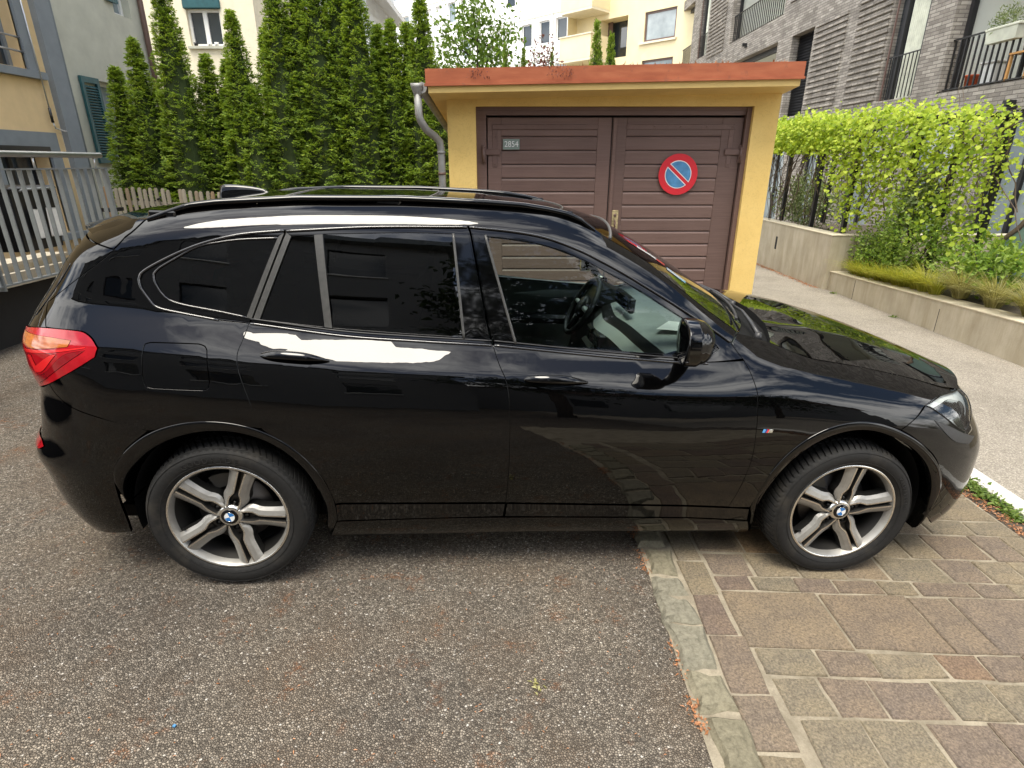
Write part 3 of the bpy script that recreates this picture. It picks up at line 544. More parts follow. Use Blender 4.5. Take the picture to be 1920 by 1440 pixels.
def build_wheel(car, x, spin, txt, near=True):
    w = bpy.data.objects.new('wheel', None); COL.objects.link(w); w.parent = car; w.location = (x, -.885, .332)
    # tyre
    prof = [(.241,.006,0),(.247,-.002,0),(.258,-.009,0),(.272,-.0135,0),(.287,-.0145,0),(.301,-.0125,0),(.313,-.006,0),(.3205,.003,0),(.3262,.013,1),(.3305,.027,1),(.333,.045,1),(.3335,.074,1),(.3335,.076,2),(.3335,.084,2),(.3335,.086,1),(.3335,.126,1),(.3335,.128,2),(.3335,.136,2),(.3335,.138,1),(.333,.165,1),(.3305,.183,1),(.324,.197,0),(.305,.206,0),(.275,.207,0),(.241,.195,0)]
    nb = 76; fr = [0, .70, .76, .95]; vs = []; fs = []
    for b in range(nb):
        for q, f in enumerate(fr):
            for r, h, z in prof:
                a = (b+f)*2*math.pi/nb
                if z: a += (.9*(h-.1) if x < 1 else .35*(abs(h-.105)-.1))*2.0
                rr = r
                if z == 1 and q >= 2: rr -= .0075
                if z == 2: rr -= .0075
                vs.append((rr*math.cos(a), h, rr*math.sin(a)))
    m = len(prof); N = nb*4
    for i in range(N):
        j = (i+1) % N
        for k in range(m-1): fs.append((i*m+k, i*m+k+1, j*m+k+1, j*m+k))
    mb = MB(); mb.add(vs, fs, 0, False); ty = mb.build('tyre', M['tyre'], w)
    me = ty.data
    sm = [all(prof[v % m][2] == 0 for v in f.vertices) for f in me.polygons]; me.polygons.foreach_set('use_smooth', sm); me.update()
    for rr_, d_ in ((.262, -.0117), (.3085, -.0105)):
        mb = MB(); mb.tube([(rr_*math.cos(a), d_, rr_*math.sin(a)) for a in np.linspace(0, 2*math.pi, 97)[:-1]], .0014, 6, closed=True); mb.build('sidewall_ring', M['tyre'], ty)
    if txt:
        for word, a0, sz in txt:
            n = len(word)
            for i, ch in enumerate(word):
                a = R(a0)-i*sz*.92/.279*1.0
                me2 = text_mesh(ch, sz, M['rubber_text'], .0009)
                o = link('tyre_letter', me2, ty); 
                o.matrix_local = Matrix.Translation((.279*math.cos(a), -.0150, .279*math.sin(a))) @ Matrix.Rotation(-(a-math.pi/2), 4, 'Y') @ Matrix.Rotation(math.pi/2, 4, 'X')
    # rim: barrel and lip
    mb = MB()
    mb.lathe([(.2455,.010),(.2455,.001),(.243,-.0025),(.2365,-.003),(.2345,-.001)], 96, mat=0)
    mb.lathe([(.2345,-.001),(.2275,.010),(.2235,.030),(.213,.055),(.205,.085),(.205,.19),(.235,.198)], 96, mats=[1,1,2,2,2,2])
    # double spokes
    rad = [.040,.058,.074,.090,.104,.118,.140,.170,.200,.2285]
    ri = [.0200,.0205,.0215,.0205,.0150,.0088,.0085,.0095,.0105,.0115]
    fl = [.0290,.0420,.0500,.0530,.0520,.0480,.0460,.0480,.0510,.0560]
    fa = [.015,.015,.0155,.015,.0125,.0095,.0070,.0045,.0025,.0005]
    for s in range(5):
        a = R(spin+72*s); er = Vector((math.cos(a), 0, math.sin(a))); et = Vector((-math.sin(a), 0, math.cos(a)))
        vs = []; cols = 12
        for r, i_, f_, d in zip(rad, ri, fl, fa):
            ro = i_+.0062
            sb = max(.003, i_-.005)
            dd = .020 if r < .1 else .030
            for t, y in ((-f_, d+.058), (-f_+.001, d+.019), (-(ro+.55*(f_-ro)), d+.0075), (-ro, d), (-i_, d), (-sb, d+dd), (sb, d+dd), (i_, d), (ro, d), (ro+.55*(f_-ro), d+.0075), (f_-.001, d+.019), (f_, d+.058)):
                vs.append(er*r+et*t+Vector((0, y, 0)))
        mt = [2, 1, 1, 0, 2, 2, 2, 0, 1, 1, 2]
        for q in range(len(rad)-1):
            for c in range(cols-1):
                mb.add([vs[q*cols+c], vs[q*cols+c+1], vs[(q+1)*cols+c+1], vs[(q+1)*cols+c]], [(0, 1, 2, 3)], mt[c], False)
    mb.lathe([(.0, .0145), (.041, .0145), (.047, .0175), (.052, .03)], 40, mat=0)
    mb.lathe([(.2235, .032), (.0, .075)], 4, mat=2) if False else None
    rim = mb.build('rim', [M['rim_bright'], M['rim_grey'], M['rim_dark']], w, fixn=True)
    for s in range(5):
        a = R(spin+72*s); c = (.0625*math.cos(a), .030, .0625*math.sin(a))
        b = MB(); b.lathe([(.0135, -.004), (.0125, .004), (.0, .004)], 14, mat=0, c=c); b.lathe([(0, -.004), (.006, -.003), (.0075, .002)], 8, mat=1, c=c)
        b.build('lug_bolt', [M['matte'], M['rim_dark']], rim)
    # hub roundel: black ring, blue and white quarters
    h = MB(); h.lathe([(0, .0105), (.033, .0105), (.0345, .0125), (.0345, .0165)], 40); cap = h.build('hub_cap', M['gloss'], w)
    for qd in range(4):
        pts = [(0, 0)]+[(.0205*math.cos(t), .0205*math.sin(t)) for t in np.linspace(qd*math.pi/2, (qd+1)*math.pi/2, 9)]
        rot = R(spin*1.0+20); pts = [(p[0]*math.cos(rot)-p[1]*math.sin(rot), p[0]*math.sin(rot)+p[1]*math.cos(rot)) for p in pts]
        q = MB(); q.add([(p[0], .0098, p[1]) for p in pts], [list(range(len(pts)))]); q.build('roundel_quarter', M['blue'] if qd % 2 == 0 else M['white'], cap)
    q = MB(); q.tube([(.0215*math.cos(t), .0100, .0215*math.sin(t)) for t in np.linspace(0, 2*math.pi, 33)[:-1]], .0008, 6, closed=True); q.build('roundel_ring', M['chrome'], cap)
    q = MB(); q.box(-.052, -.042, .0128, .0142, -.0035, .0035); mt = q.build('rim_badge', M['gloss'], rim)
    # valve
    a = R(spin+36*5+20); q = MB(); q.tube([(.213*math.cos(a), .03, .213*math.sin(a)), (.196*math.cos(a), .012, .196*math.sin(a))], .004, 8); q.build('valve', M['matte'], rim)
    # brake
    q = MB(); q.lathe([(.0, .075), (.08, .075), (.085, .09), (.155, .09), (.157, .096), (.155, .11)], 48); q.build('brake_disc', M['disc'], w)
    q = MB(); sg = 1 if x < 1 else -1
    for t in np.linspace(R(60), R(120), 7)[:-1]:
        c0, c1 = t+(0 if sg > 0 else R(60)), t+R(10)+(0 if sg > 0 else R(60))
        q.add([(rr*math.cos(c), y, rr*math.sin(c)) for y in (.07, .12) for rr, c in ((.115, c0), (.175, c0), (.175, c1), (.115, c1))], [(0,1,2,3), (4,7,6,5), (0,4,5,1), (1,5,6,2), (2,6,7,3), (3,7,4,0)])
    q.build('brake_caliper', M['caliper'], w)
    q = MB(); q.lathe([(.205, .125), (0, .125)], 48); q.build('inner_shield', M['matte'], w)
    return w

def build_car():
    car = bpy.data.objects.new('parked_car', None); COL.objects.link(car); car.matrix_world = CAR_M
    tag(car, 'glossy black compact SUV parked across the driveway in front of the yellow garage', 'car')
    S, N_ = car_S, car_N
    mir = []
    def arr(*ks): return np.concatenate([np.atleast_2d(PN[k]) for k in ks])
    # ---- side panels
    q = panel('quarter_panel', [PN['quarter'], PN['flap']], M['paint'], car); mir.append(q)
    fl = panel('fuel_flap', [PN['flap']], M['paint'], q)
    d2 = panel('rear_door', [PN['rear_door']], M['paint'], car); mir.append(d2)
    d1 = panel('front_door', [PN['front_door']], M['paint'], car); mir.append(d1)
    panel('door_trim', [PN['trimR']], M['gloss'], d2, off=.003, gap=.001); panel('door_trim', [PN['trimF']], M['gloss'], d1, off=.003, gap=.001)
    sk = panel('side_skirt', [PN['sill']], M['paint'], car, off=.004, gap=.001); mir.append(sk)
    f = panel('front_fender', [PN['fender']], M['paint'], car); mir.append(f)
    # window surrounds and glass
    def bead(name, pts, parent, r=.0045, off=.004, mat='surround', closed=False, step=.02):
        P = smooth_loop(pts, step, closed); X = S(P[:, 0], P[:, 1], off)
        mb = MB(); mb.tube([tuple(p) for p in X], r, 8, closed=closed); return mb.build(name, M[mat], parent)
    qs = panel('window_surround', [PN['qwin_out'], PN['qglass']], M['gloss'], q, off=-.003, gap=.0015)
    g0 = panel('quarter_window', [PN['qglass']], M['glass_tint'], q, off=-.006, gap=0, flange=0)
    fr2 = panel('window_frame', [PN['rframe'], PN['rglass1'], PN['rglass2']], M['gloss'], d2, off=-.003, gap=.001)
    g1 = panel('window_glass', [PN['rglass1']], M['glass_tint'], d2, off=-.007, gap=-.004, flange=0)
    g2 = panel('window_glass', [PN['rglass2']], M['glass_tint'], d2, off=-.007, gap=-.004, flange=0)
    fr1 = panel('window_frame', [PN['fframe'], PN['fglass']], M['gloss'], d1, off=-.003, gap=.001)
    g3 = panel('window_glass', [PN['fglass']], M['glass_clear'], d1, off=-.007, gap=-.004, flange=0)
    bead('window_bead', PN['qwin_out'][1:], q, .0045, .002); bead('glass_bead', PN['qglass'], q, .0035, -.001)
    top = PN['rframe'][1:4]; bead('window_bead', top, d2, .0045, .002); bead('window_bead', PN['fframe'][3:14], d1, .0045, .002)
    bl = PN['rear_door']
    def beltline(keys, parent, dz, r, off):
        P = np.array(keys); P = P+np.array([0, dz]); bead('belt_bead', P, parent, r, off)
    b2 = np.array([PN['rframe'][0], PN['rframe'][-1], PN['rframe'][-2], PN['rframe'][6]])
    rb = np.array([PN['rframe'][0], PN['rframe'][8], PN['rframe'][7], PN['rframe'][6]])
    bead('belt_bead', rb+np.array([0, -.004]), d2, .005, .003); bead('belt_bead', rb+np.array([0, .012]), d2, .003, .001, 'satin')
    fb = PN['fframe']; n = len(fb)
    fbl = np.array([fb[0], fb[-1], fb[-2], fb[-3]]) if n > 4 else fb
    bead('belt_bead', fbl+np.array([0, -.004]), d1, .005, .003); bead('belt_bead', fbl+np.array([0, .012]), d1, .003, .001, 'satin')
    panel('pillar_strip', [PN['divider']], M['strip'], d2, off=.002, gap=0); panel('pillar_strip', [PN['rearstrip2']], M['strip'], d2, off=.002, gap=0)
    panel('pillar_strip', [PN['rearstrip']], M['strip'], q, off=.002, gap=0)
    for key, par in (('bpil1', d2), ('bpil2', d1)):
        panel('pillar_cover', [PN[key]], M['gloss'], par, off=.001, gap=0)
    for key, a, b, par in (('bpil1', 0, 3, d2), ('bpil2', 1, 2, d1)):
        P = PN[key]; bead('pillar_strip', np.linspace(P[a], P[b], 12), par, .0055, .002, 'strip')
    # handles
    for key, par in (('handleR', d2), ('handleF', d1)):
        a, b = PN[key]; c = (a+b)/2; hl = (b[0]-a[0])/2; th = np.linspace(0, 2*math.pi, 29)[:-1]; sl_ = (b[1]-a[1])/(b[0]-a[0])
        cup = np.stack([c[0]+.01+.062*np.cos(th), c[1]+.038*np.sin(th)], 1)
        panel('handle_recess', [cup], M['gloss'], par, off=.0012, gap=0, flange=0, res=.015)
        P = []; nu = 26
        mb = MB(); vs = []
        for i in range(nu+1):
            t = -1+2*i/nu; s_ = c[0]+hl*t; z_ = c[1]+sl_*hl*t
            wd = .0035+.0145*(1-abs(t)**3.2)**.6 if t < .2 else .0035+.0145*max(0, 1-((t-.2)/.8)**1.35)
            out = .006+.024*(1-abs(t)**2.6); thk = .004+.008*(1-t*t)
            p = S(s_, z_); nn_ = N_(np.array(s_), np.array(z_)); up = np.array([0, 0, 1.])-nn_*nn_[2]; up /= np.linalg.norm(up)
            for k in range(12):
                a_ = 2*math.pi*k/12; vs.append(p+nn_*(out+thk*math.cos(a_)*.8)+up*(wd*math.sin(a_)))
        fs = [(i*12+k, i*12+(k+1) % 12, (i+1)*12+(k+1) % 12, (i+1)*12+k) for i in range(nu) for k in range(12)]
        mb.add(vs, fs, 0, True); mb.build('door_handle', M['paint'], par, fixn=True)
    # wheel arch trims
    def ring(name, o, i, parent, off):
        n = 72; cx = 0.0 if np.mean(o[:, 0]) < 1 else 2.67
        def rs(P):
            an = np.arctan2(P[:, 1]-.34, P[:, 0]-cx); an = np.where(an < -math.pi*.6, an+2*math.pi, an); rd = np.hypot(P[:, 1]-.34, P[:, 0]-cx)
            k_ = np.argsort(an); an, rd = an[k_], rd[k_]; t = np.linspace(an[-1], an[0], n)
            cf = np.polyfit((an-1.5)/1.8, rd, 5); return np.stack([cx+np.polyval(cf, (t-1.5)/1.8)*np.cos(t), .34+np.polyval(cf, (t-1.5)/1.8)*np.sin(t)], 1)
        O = np.asarray(o, float); I = np.asarray(i, float)
        O = rs(O); I = rs(I); mb = MB(); rows = []
        for t, of, dp in ((-.01, -.012, 0), (.0, off-.003, 0), (.06, off, 0), (.25, off, 0), (.9, off, 0), (1, off-.005, 0), (1, off-.05, 0), (1, -.14, 0)):
            P = O+(I-O)*t; rows.append(S(P[:, 0], P[:, 1], of))
        rows = np.array(rows)
        rows[-1][:, 1] = rows[-3][:, 1]+.13; rows[-1][:, [0, 2]] = rows[-3][:, [0, 2]]
        rows[-2][:, 1] = rows[-3][:, 1]+.04; rows[-2][:, [0, 2]] = rows[-3][:, [0, 2]]
        vs = [tuple(p) for r in rows for p in r]
        fs = [(a*n+b, a*n+b+1, (a+1)*n+b+1, (a+1)*n+b) for a in range(len(rows)-1) for b in range(n-1)]
        mb.add(vs, fs, 0, True); o_ = mb.build(name, M['paint'], parent, fixn=True); return o_
    mir.append(ring('wheel_arch_trim', PN['archR'], PN['archRi'], car, .002)); mir.append(ring('wheel_arch_trim', PN['archF'], PN['archFi'], car, .002))
    for cx in (0, 2.67):
        mb = MB(); mb.lathe([(.385, -.835), (.385, -.45)], 40, arc=(R(-14), R(194)), c=(cx, 0, .345)); mb.lathe([(.385, -.45), (.0, -.45)], 40, arc=(R(-14), R(194)), c=(cx, 0, .345))
        o_ = mb.build('wheel_liner', M['matte'], car); mir.append(o_)
    # bumpers
    H = PN['head']; AF = PN['archF']; CF = XF0+LF; CR = XR0-LR
    fbmp = [PN['fender'][k] for k in range(len(PN['fender']))]
    ft = np.array([[3.30,.862],[3.45,.862],[3.58,.862],[CF,.862]])
    bump = np.concatenate([[PN['fender'][17]], [PN['fender'][18]], H[[0, 9, 8, 7, 6, 5, 4, 3, 2]], ft, [[CF,.60],[CF,.40],[CF,.19],[3.5,.175],[3.30,.185],[3.12,.205]], AF[::-1][:6]])
    b_ = panel('front_bumper', [bump], M['paint'], car, res=.035); mir.append(b_)
    panel('bumper_inset', [PN['inset']], M['satin'], b_, off=.002, gap=0, flange=.002, res=.02)
    panel('grille', [np.array([[3.50,.63],[3.53,.80],[3.60,.83],[3.685,.83],[3.685,.62],[3.60,.60]])], M['satin'], b_, off=.006, gap=0)
    panel('lower_intake', [np.array([[3.33,.25],[3.30,.42],[3.40,.48],[3.69,.46],[3.69,.25]])], M['satin'], b_, off=.003, gap=0)
    TL = PN['tail']; AR = PN['archR']
    rb_ = np.concatenate([PN['rbl'], AR[:4][::-1][:], [[-.40,.30],[-.41,.245],[-.55,.225],[-.75,.22],[CR,.23],[CR,.5],[CR,.86]], [[-.93,.865],[-.80,.868]], [TL[9], TL[8]]])
    rbm = panel('rear_bumper', [rb_], M['paint'], car, res=.035); mir.append(rbm)
    panel('rear_reflector', [np.array([[-.625,.625],[-.66,.60],[-.80,.60],[-.80,.63],[-.66,.64]])], M['tail_red'], rbm, off=.003, gap=0)
    D = PN['dpillar']; SP = PN['spoilside']
    tg = np.concatenate([D[2:], TL[2:3], TL[1:2], TL[0:1], TL[12:13], TL[11:12], TL[10:11], TL[9:10], [[-.80,.868],[-.93,.865],[CR,.86],[CR,1.36],[-.85,1.365],[-.62,1.395]], SP[2:3]])
    tgo = panel('tailgate', [tg], M['paint'], car, res=.035); mir.append(tgo)
    panel('rear_window', [np.array([[-.66,1.14],[-.60,1.33],[-.80,1.34],[CR,1.34],[CR,1.13]])], M['gloss'], tgo, off=.002, gap=0)
    # tail light
    tl = panel('tail_light', [TL], M['tail_red'], car, off=.004, gap=.001, res=.02); mir.append(tl)
    def lerp_poly(p): return np.array(p)
    def tlp(name, px_, mat, off): panel(name, [px_], M[mat], tl, off=off, gap=0, flange=.002, res=.02)
    c0 = TL
    cen = TL.mean(0)
    def bary(u, v):  # u along the long axis (0 = car rear, 1 = front tip), v from bottom to top
        bot = TL[9]*(1-u)+TL[6]*u; tp = TL[1]*(1-u)+TL[4]*u; return bot*(1-v)+tp*v
    tlp('amber_lens', np.array([bary(.08,.97), bary(.5,.97), bary(.78,.90), bary(.74,.70), bary(.30,.70), bary(.10,.76)]), 'tail_amber', .0052)
    tlp('light_bar', np.array([bary(.10,.68), bary(.5,.66), bary(.93,.60), bary(.93,.55), bary(.5,.585), bary(.10,.61)]), 'tail_bright', .0052)
    tlp('light_bar', np.array([bary(.17,.56), bary(.24,.56), bary(.25,.34), bary(.52,.52), bary(.60,.52), bary(.34,.22), bary(.18,.22)]), 'tail_bright', .0052)
    tlp('dark_lens', np.array([bary(.12,.16), bary(.38,.18), bary(.68,.46), bary(.92,.46), bary(.70,.24), bary(.30,.05), bary(.12,.05)]), 'tail_dark', .0052)
    # headlight: housing, chrome shapes, lens
    hl_ = panel('headlight', [H], M['lamp_grey'], car, off=-.016, gap=.003, res=.02, flange=0); mir.append(hl_)
    panel('lens', [H], M['lamp_glass'], hl_, off=.002, gap=.001, res=.02, flange=.01)
    hc = H.mean(0)
    def hin(k, sc): return hc+(H-hc)*sc
    panel('reflector', [hc+(np.array([[-.14,.02],[-.02,.045],[.04,.03],[.02,-.02],[-.06,-.02]]))], M['chrome'], hl_, off=-.010, gap=0, res=.02, flange=.006)
    panel('reflector', [hc+(np.array([[-.02,-.03],[.06,-.01],[.06,-.045],[.015,-.075]]))], M['chrome'], hl_, off=-.010, gap=0, res=.02, flange=.006)
    for c_ in ((-.05,.012), (.045,.005)):
        th = np.linspace(0, 2*math.pi, 17)[:-1]; panel('lamp', [hc+np.stack([c_[0]+.022*np.cos(th), c_[1]+.024*np.sin(th)], 1)], M['gloss'], hl_, off=-.007, gap=0, res=.02, flange=.006, raw=True)
    bead('lens_edge', H, hl_, .003, .001, 'gloss', True)
    # ---- roof
    edge = S(PN['quarter'][:, 0], PN['quarter'][:, 1])
    RX = np.array([-.245,-.12,.0,.3,.7,1.02,1.2,1.36,1.47,1.565]); 
    RE = []
    zs_ = np.interp(RX, [-.245,-.12,0,.3,.7,1.02,1.2,1.36,1.47,1.565], [1.492,1.528,1.546,1.570,1.5815,1.5785,1.571,1.555,1.518,1.462])
    RE = S(RX, zs_)
    RC = np.interp(RX, [-.245,-.12,0,.3,.7,1.02,1.2,1.36,1.47,1.565], [1.525,1.55,1.567,1.590,1.600,1.594,1.583,1.565,1.537,1.505])
    DXC = np.interp(RX, [-.245, 1.2, 1.565], [-.02, 0, .07])
    def roofp(u, v, lift=0.0):
        x = RX[0]+(RX[-1]-RX[0])*u; t = v*2-1
        ye = np.interp(x, RX, -RE[:, 1]); ze = np.interp(x, RX, zs_); zc = np.interp(x, RX, RC)
        return (x+np.interp(x, RX, DXC)*(1-t*t), t*ye, ze+(zc-ze)*(1-abs(t)**2.2)+lift)
    mb = MB(); mb.grid(lambda u, v: roofp(u, v), 60, 40); roof = mb.build('roof', M['paint'], car)
    mb = MB(); mb.grid(lambda u, v: roofp(.10+.62*u, .10+.8*v, .002), 40, 30); mb.build('roof_glass', M['gloss'], roof)
    for u in (.235, .565, .875):
        mb = MB(); mb.tube([roofp(u+.03*(1-(2*v-1)**2), .04+.92*v, .002) for v in np.linspace(0, 1, 25)], .004, 6); mb.build('roof_seam', M['strip'], roof)
    # roof rail
    RA = np.array([-.235,-.17,-.10,0,.15,.3,.5,.7,.9,1.05,1.2,1.3,1.38,1.44,1.50])
    yy = np.interp(RA, RX, -RE[:, 1]); zz = np.interp(RA, RX, zs_)
    lift = np.interp(RA, [-.235,-.10,1.2,1.44,1.50], [-.004,.013,.013,.008,-.006])
    mb = MB(); vs = []
    prof = [(-.015,-.012),(-.016,.0),(-.011,.009),(0,.012),(.011,.009),(.016,0),(.015,-.012)]
    fine = np.linspace(0, 1, 61); ra = -.235+(1.735)*fine
    for x in ra:
        y = np.interp(x, RA, yy); z = np.interp(x, RA, zz)+np.interp(x, RA, lift)
        for a, b in prof: vs.append((x, -y+a, z+b))
    k = len(prof)
    mb.add(vs, [(i*k+j, i*k+(j+1) % k, (i+1)*k+(j+1) % k, (i+1)*k+j) for i in range(60) for j in range(k)], 0, True)
    rl = mb.build('roof_rail', M['paint'], car, fixn=True); mir.append(rl)
    for x in (-.19, .65, 1.36):
        y = np.interp(x, RA, yy); z = np.interp(x, RA, zz); mb = MB(); mb.box(x-.05, x+.05, -y-.010, -y+.010, z-.02, z+.016, bev=.006); mb.build('rail_foot', M['gloss'], rl)
    # antenna fin
    mb = MB(); vs = []; n = 18
    for i in range(n+1):
        t = i/n; x = -.20+.22*t; hgt = .062*(1-t)**.62*(1 if t > 0 else 1); base = roofp((x-RX[0])/(RX[-1]-RX[0]), .5)[2]-.004
        if t < .06: hgt *= .9+t*1.6
        for k_ in range(9):
            a = math.pi*k_/8; ca = math.cos(a); vs.append((x, ca*abs(ca)**.3*.026*(1-.75*t), base+.006+hgt*math.sin(a)**1.6))
    mb.add(vs, [(i*9+j, i*9+j+1, (i+1)*9+j+1, (i+1)*9+j) for i in range(n) for j in range(8)]+[tuple(range(9))[::-1]], 0, True)
    mb.build('antenna_fin', M['paint'], car, fixn=True)
    # spoiler
    ys = np.linspace(-1, 1, 41); mb = MB(); vs = []
    for t in ys:
        y0_ = .618*t; f0 = roofp(0, (t+1)/2); xt = -.70+.225*abs(t)**2.0; zt = 1.432+.010*abs(t)**2; yt = .60*t
        und = (-.36-.22*(1-abs(t)**2.5), .68*t if abs(t) > .95 else .66*t, 1.385)
        pts = [f0, ((f0[0]*.5+xt*.5), (y0_+yt)/2, (f0[2]+zt)/2+.014), (xt+.02, yt, zt+.006), (xt, yt, zt), (xt+.03, yt, zt-.030), und]
        vs += pts
    mb.add(vs, [(i*6+j, i*6+j+1, (i+1)*6+j+1, (i+1)*6+j) for i in range(40) for j in range(5)]+[tuple(range(6)), tuple(range(40*6, 41*6))[::-1]], 0, True)
    mb.build('spoiler', M['paint'], car, fixn=True)
    sp_ = panel('spoiler_side', [PN['spoilpanel']], M['paint'], car, res=.03); mir.append(sp_)
    # windscreen
    W_ = S(PN['ws'][:, 0], PN['ws'][:, 1]); tt = np.linspace(0, 1, len(W_))
    def wsp(u, v, lift=0.0):
        e = np.array([np.interp(u, tt, W_[:, k]) for k in range(3)]); t = 2*v-1
        cx = 1.635+(2.355-1.635)*u; cz = 1.502+(1.080-1.502)*u+.018*math.sin(math.pi*u)
        k_ = 1-abs(t)**2.0
        return (e[0]+(cx-e[0])*k_+lift*.5, t*abs(e[1]), e[2]+(cz-e[2])*k_+lift)
    mb = MB(); mb.grid(lambda u, v: wsp(u, v), 30, 40); wind = mb.build('windscreen', M['glass_wind'], car)
    mb = MB()
    for u0, u1, v0, v1 in ((0, 1, 0, .035), (0, 1, .965, 1), (0, .06, .035, .965), (.93, 1, .035, .965)):
        mb.grid(lambda u, v: wsp(u0+(u1-u0)*u, v0+(v1-v0)*v, -.002), 24, 24)
    mb.build('black_border', M['gloss'], wind)
    mb = MB(); mb.tube([wsp(0, v, .003) for v in np.linspace(0, 1, 30)], .006, 6); mb.build('screen_seal', M['strip'], wind)
    for v0, mt_, u0, u1 in ((.13, 'red', .12, .19), (.13, 'white', .19, .33), (.13, 'red', .33, .40), (.10, 'lblue', .42, .55)):
        mb = MB(); mb.grid(lambda u, v: wsp(u0+(u1-u0)*u, v0+.035*v, .002), 3, 3); mb.build('windscreen_sticker', M[mt_], wind)
    # hood
    HL = S(PN['hoodl'][:, 0], PN['hoodl'][:, 1]); HT = S(np.array([3.157]), np.array([.862]))[0]
    FX = S(np.linspace(3.17, CF, 20), np.full(20, .862))
    ex = np.r_[HL[:, 0], HT[0]]; ey = np.r_[-HL[:, 1], -HT[1]]; ez = np.r_[HL[:, 2], HT[2]]
    def hoodp(u, v):
        t = 2*v-1; at = abs(t)
        yb = t*.68; x0_ = 2.425-.145*at**2.2
        # front edge point at lateral fraction
        ysF = np.interp(at*.687, -FX[::-1, 1]*1.0, np.arange(20)[::-1].astype(float)) if False else None
        o_ = np.argsort(-FX[:, 1]); xf = np.interp(at*.687, -FX[o_, 1], FX[o_, 0])
        x = x0_+(xf-x0_)*u
        ye = np.interp(x, ex, ey) if x < ex[-1] else ey[-1]
        y = t*(ye*(1-u**6)+.687*u**6) if at > 0 else 0.0
        ze = np.interp(min(x, ex[-1]), ex, ez)
        zc = np.interp(x, [2.28,2.42,2.6,2.8,3.0,3.15,3.3,3.42], [1.098,1.098,1.088,1.058,1.008,.965,.915,.868])
        k_ = 1-at**2.6
        z = ze+(zc-ze)*k_+.010*math.exp(-((at-.62)/.07)**2)*(1-u)*.8
        if u > .9: z = z*(1-((u-.9)/.1)**2*.0)-(.0)
        return (x, y, z)
    mb = MB(); mb.grid(hoodp, 60, 60); hood = mb.build('hood', M['paint'], car)
    mb = MB(); rows = []
    mb.grid(lambda u, v: tuple(np.array(hoodp(0, v))+np.array([-.004*u, 0, -.03*u])), 2, 40); mb.build('hood_edge', M['matte'], hood)
    # cowl and wipers
    def cowl(u, v):
        a = np.array(wsp(1, v))+np.array([0, 0, -.012]); b = np.array(hoodp(0, v))+np.array([.02, 0, -.035]); return tuple(a+(b-a)*u)
    mb = MB(); mb.grid(cowl, 8, 30); cw = mb.build('cowl', M['matte'], car)
    mb = MB(); mb.grid(lambda u, v: tuple(np.array(S(2.10+.22*u, 1.115-.045*u-.03*v*u))+np.array([0, .05*v, -.0])), 6, 4); 
    for y0_, y1_, xx in ((-.62, -.08, 0), (-.02, .55, 0)):
        p0 = np.array(cowl(.55, (y0_/.67+1)/2))+np.array([0, 0, .025]); p1 = np.array(wsp(.93, (y1_/.67+1)/2))+np.array([0, 0, .02])
        mb = MB(); mid = p0*.55+p1*.45+np.array([.01, 0, .025]); mb.tube([p0, p0*.8+p1*.2+np.array([0, 0, .022]), mid, p1], [.012, .010, .007, .005], 8); wp = mb.build('wiper', M['satin'], car)
        mb = MB(); mb.tube([np.array(wsp(.90-.02*t, (y0_*(1-t)+y1_*t)/.67/2+.5))+np.array([.012, 0, .012]) for t in np.linspace(.1, 1.1, 12)], .007, 6); mb.build('blade', M['satin'], wp)
        mb = MB(); mb.tube([p0+np.array([0, 0, -.03]), p0+np.array([0, 0, .012])], [.020, .014], 12); mb.build('wiper_pivot', M['satin'], wp)
    # ---- side mirror
    mb = MB(); vs = []; nu, nv = 22, 20
    for i in range(nu+1):
        a = -math.pi/2+math.pi*i/nu      # along x front(+)..rear(-)
        for j in range(nv):
            b = 2*math.pi*j/nv
            ca = math.cos(a); r_ = abs(ca)**.7
            cy = math.cos(b); sy = math.sin(b); sup = 1/((abs(cy)**2.4+abs(sy)**2.4)**(1/2.4))
            x = .066*math.sin(a) if a > 0 else .052*math.sin(a)
            y = .086*r_*cy*sup; z = .079*r_*sy*sup
            if a < 0: y = .092*cy*sup*(1-.05*(a/1.57)**2) if a > -1.2 else .085*cy*sup*abs(ca)**.2; z = .083*sy*sup*(1-.05*(a/1.57)**2) if a > -1.2 else .077*sy*sup*abs(ca)**.2
            z += .012*(y/.09); y *= 1+.9*z; 
            vs.append((1.815+x+.10*(y)*.9+.02*z, -.985+y, 1.150+z))
    mb.add(vs, [(i*nv+j, i*nv+(j+1) % nv, (i+1)*nv+(j+1) % nv, (i+1)*nv+j) for i in range(nu) for j in range(nv)], 0, True)
    mir_o = mb.build('side_mirror', M['paint'], car, fixn=True); mir.append(mir_o)
    mb = MB(); mb.tube([(1.845, -.93, 1.085), (1.865, -.86, 1.055), (1.885, -.79, 1.040)], [.028, .024, .030], 10); mb.build('mirror_arm', M['gloss'], mir_o)
    mb = MB(); mb.tube([(1.79+.012*math.cos(t)-.015, -.985+.082*math.cos(t), 1.094+.004*math.sin(t)) for t in np.linspace(R(180), R(0), 15)], .007, 8); mb.build('mirror_band', M['gloss'], mir_o)
    # badge on the fender
    a, b = PN['mbadge']; w_ = b[0]-a[0]; z0_ = a[1]
    for i, m_ in enumerate(('lblue', 'navy', 'red')):
        x0_ = a[0]+.0075*i; P = np.array([[x0_, z0_-.007], [x0_+.0075, z0_-.007], [x0_+.0125, z0_+.007], [x0_+.005, z0_+.007]]); panel('badge_stripe', [P], M[m_], f, off=.0025, gap=0, flange=.002, raw=True)
    x0_ = a[0]+.0225
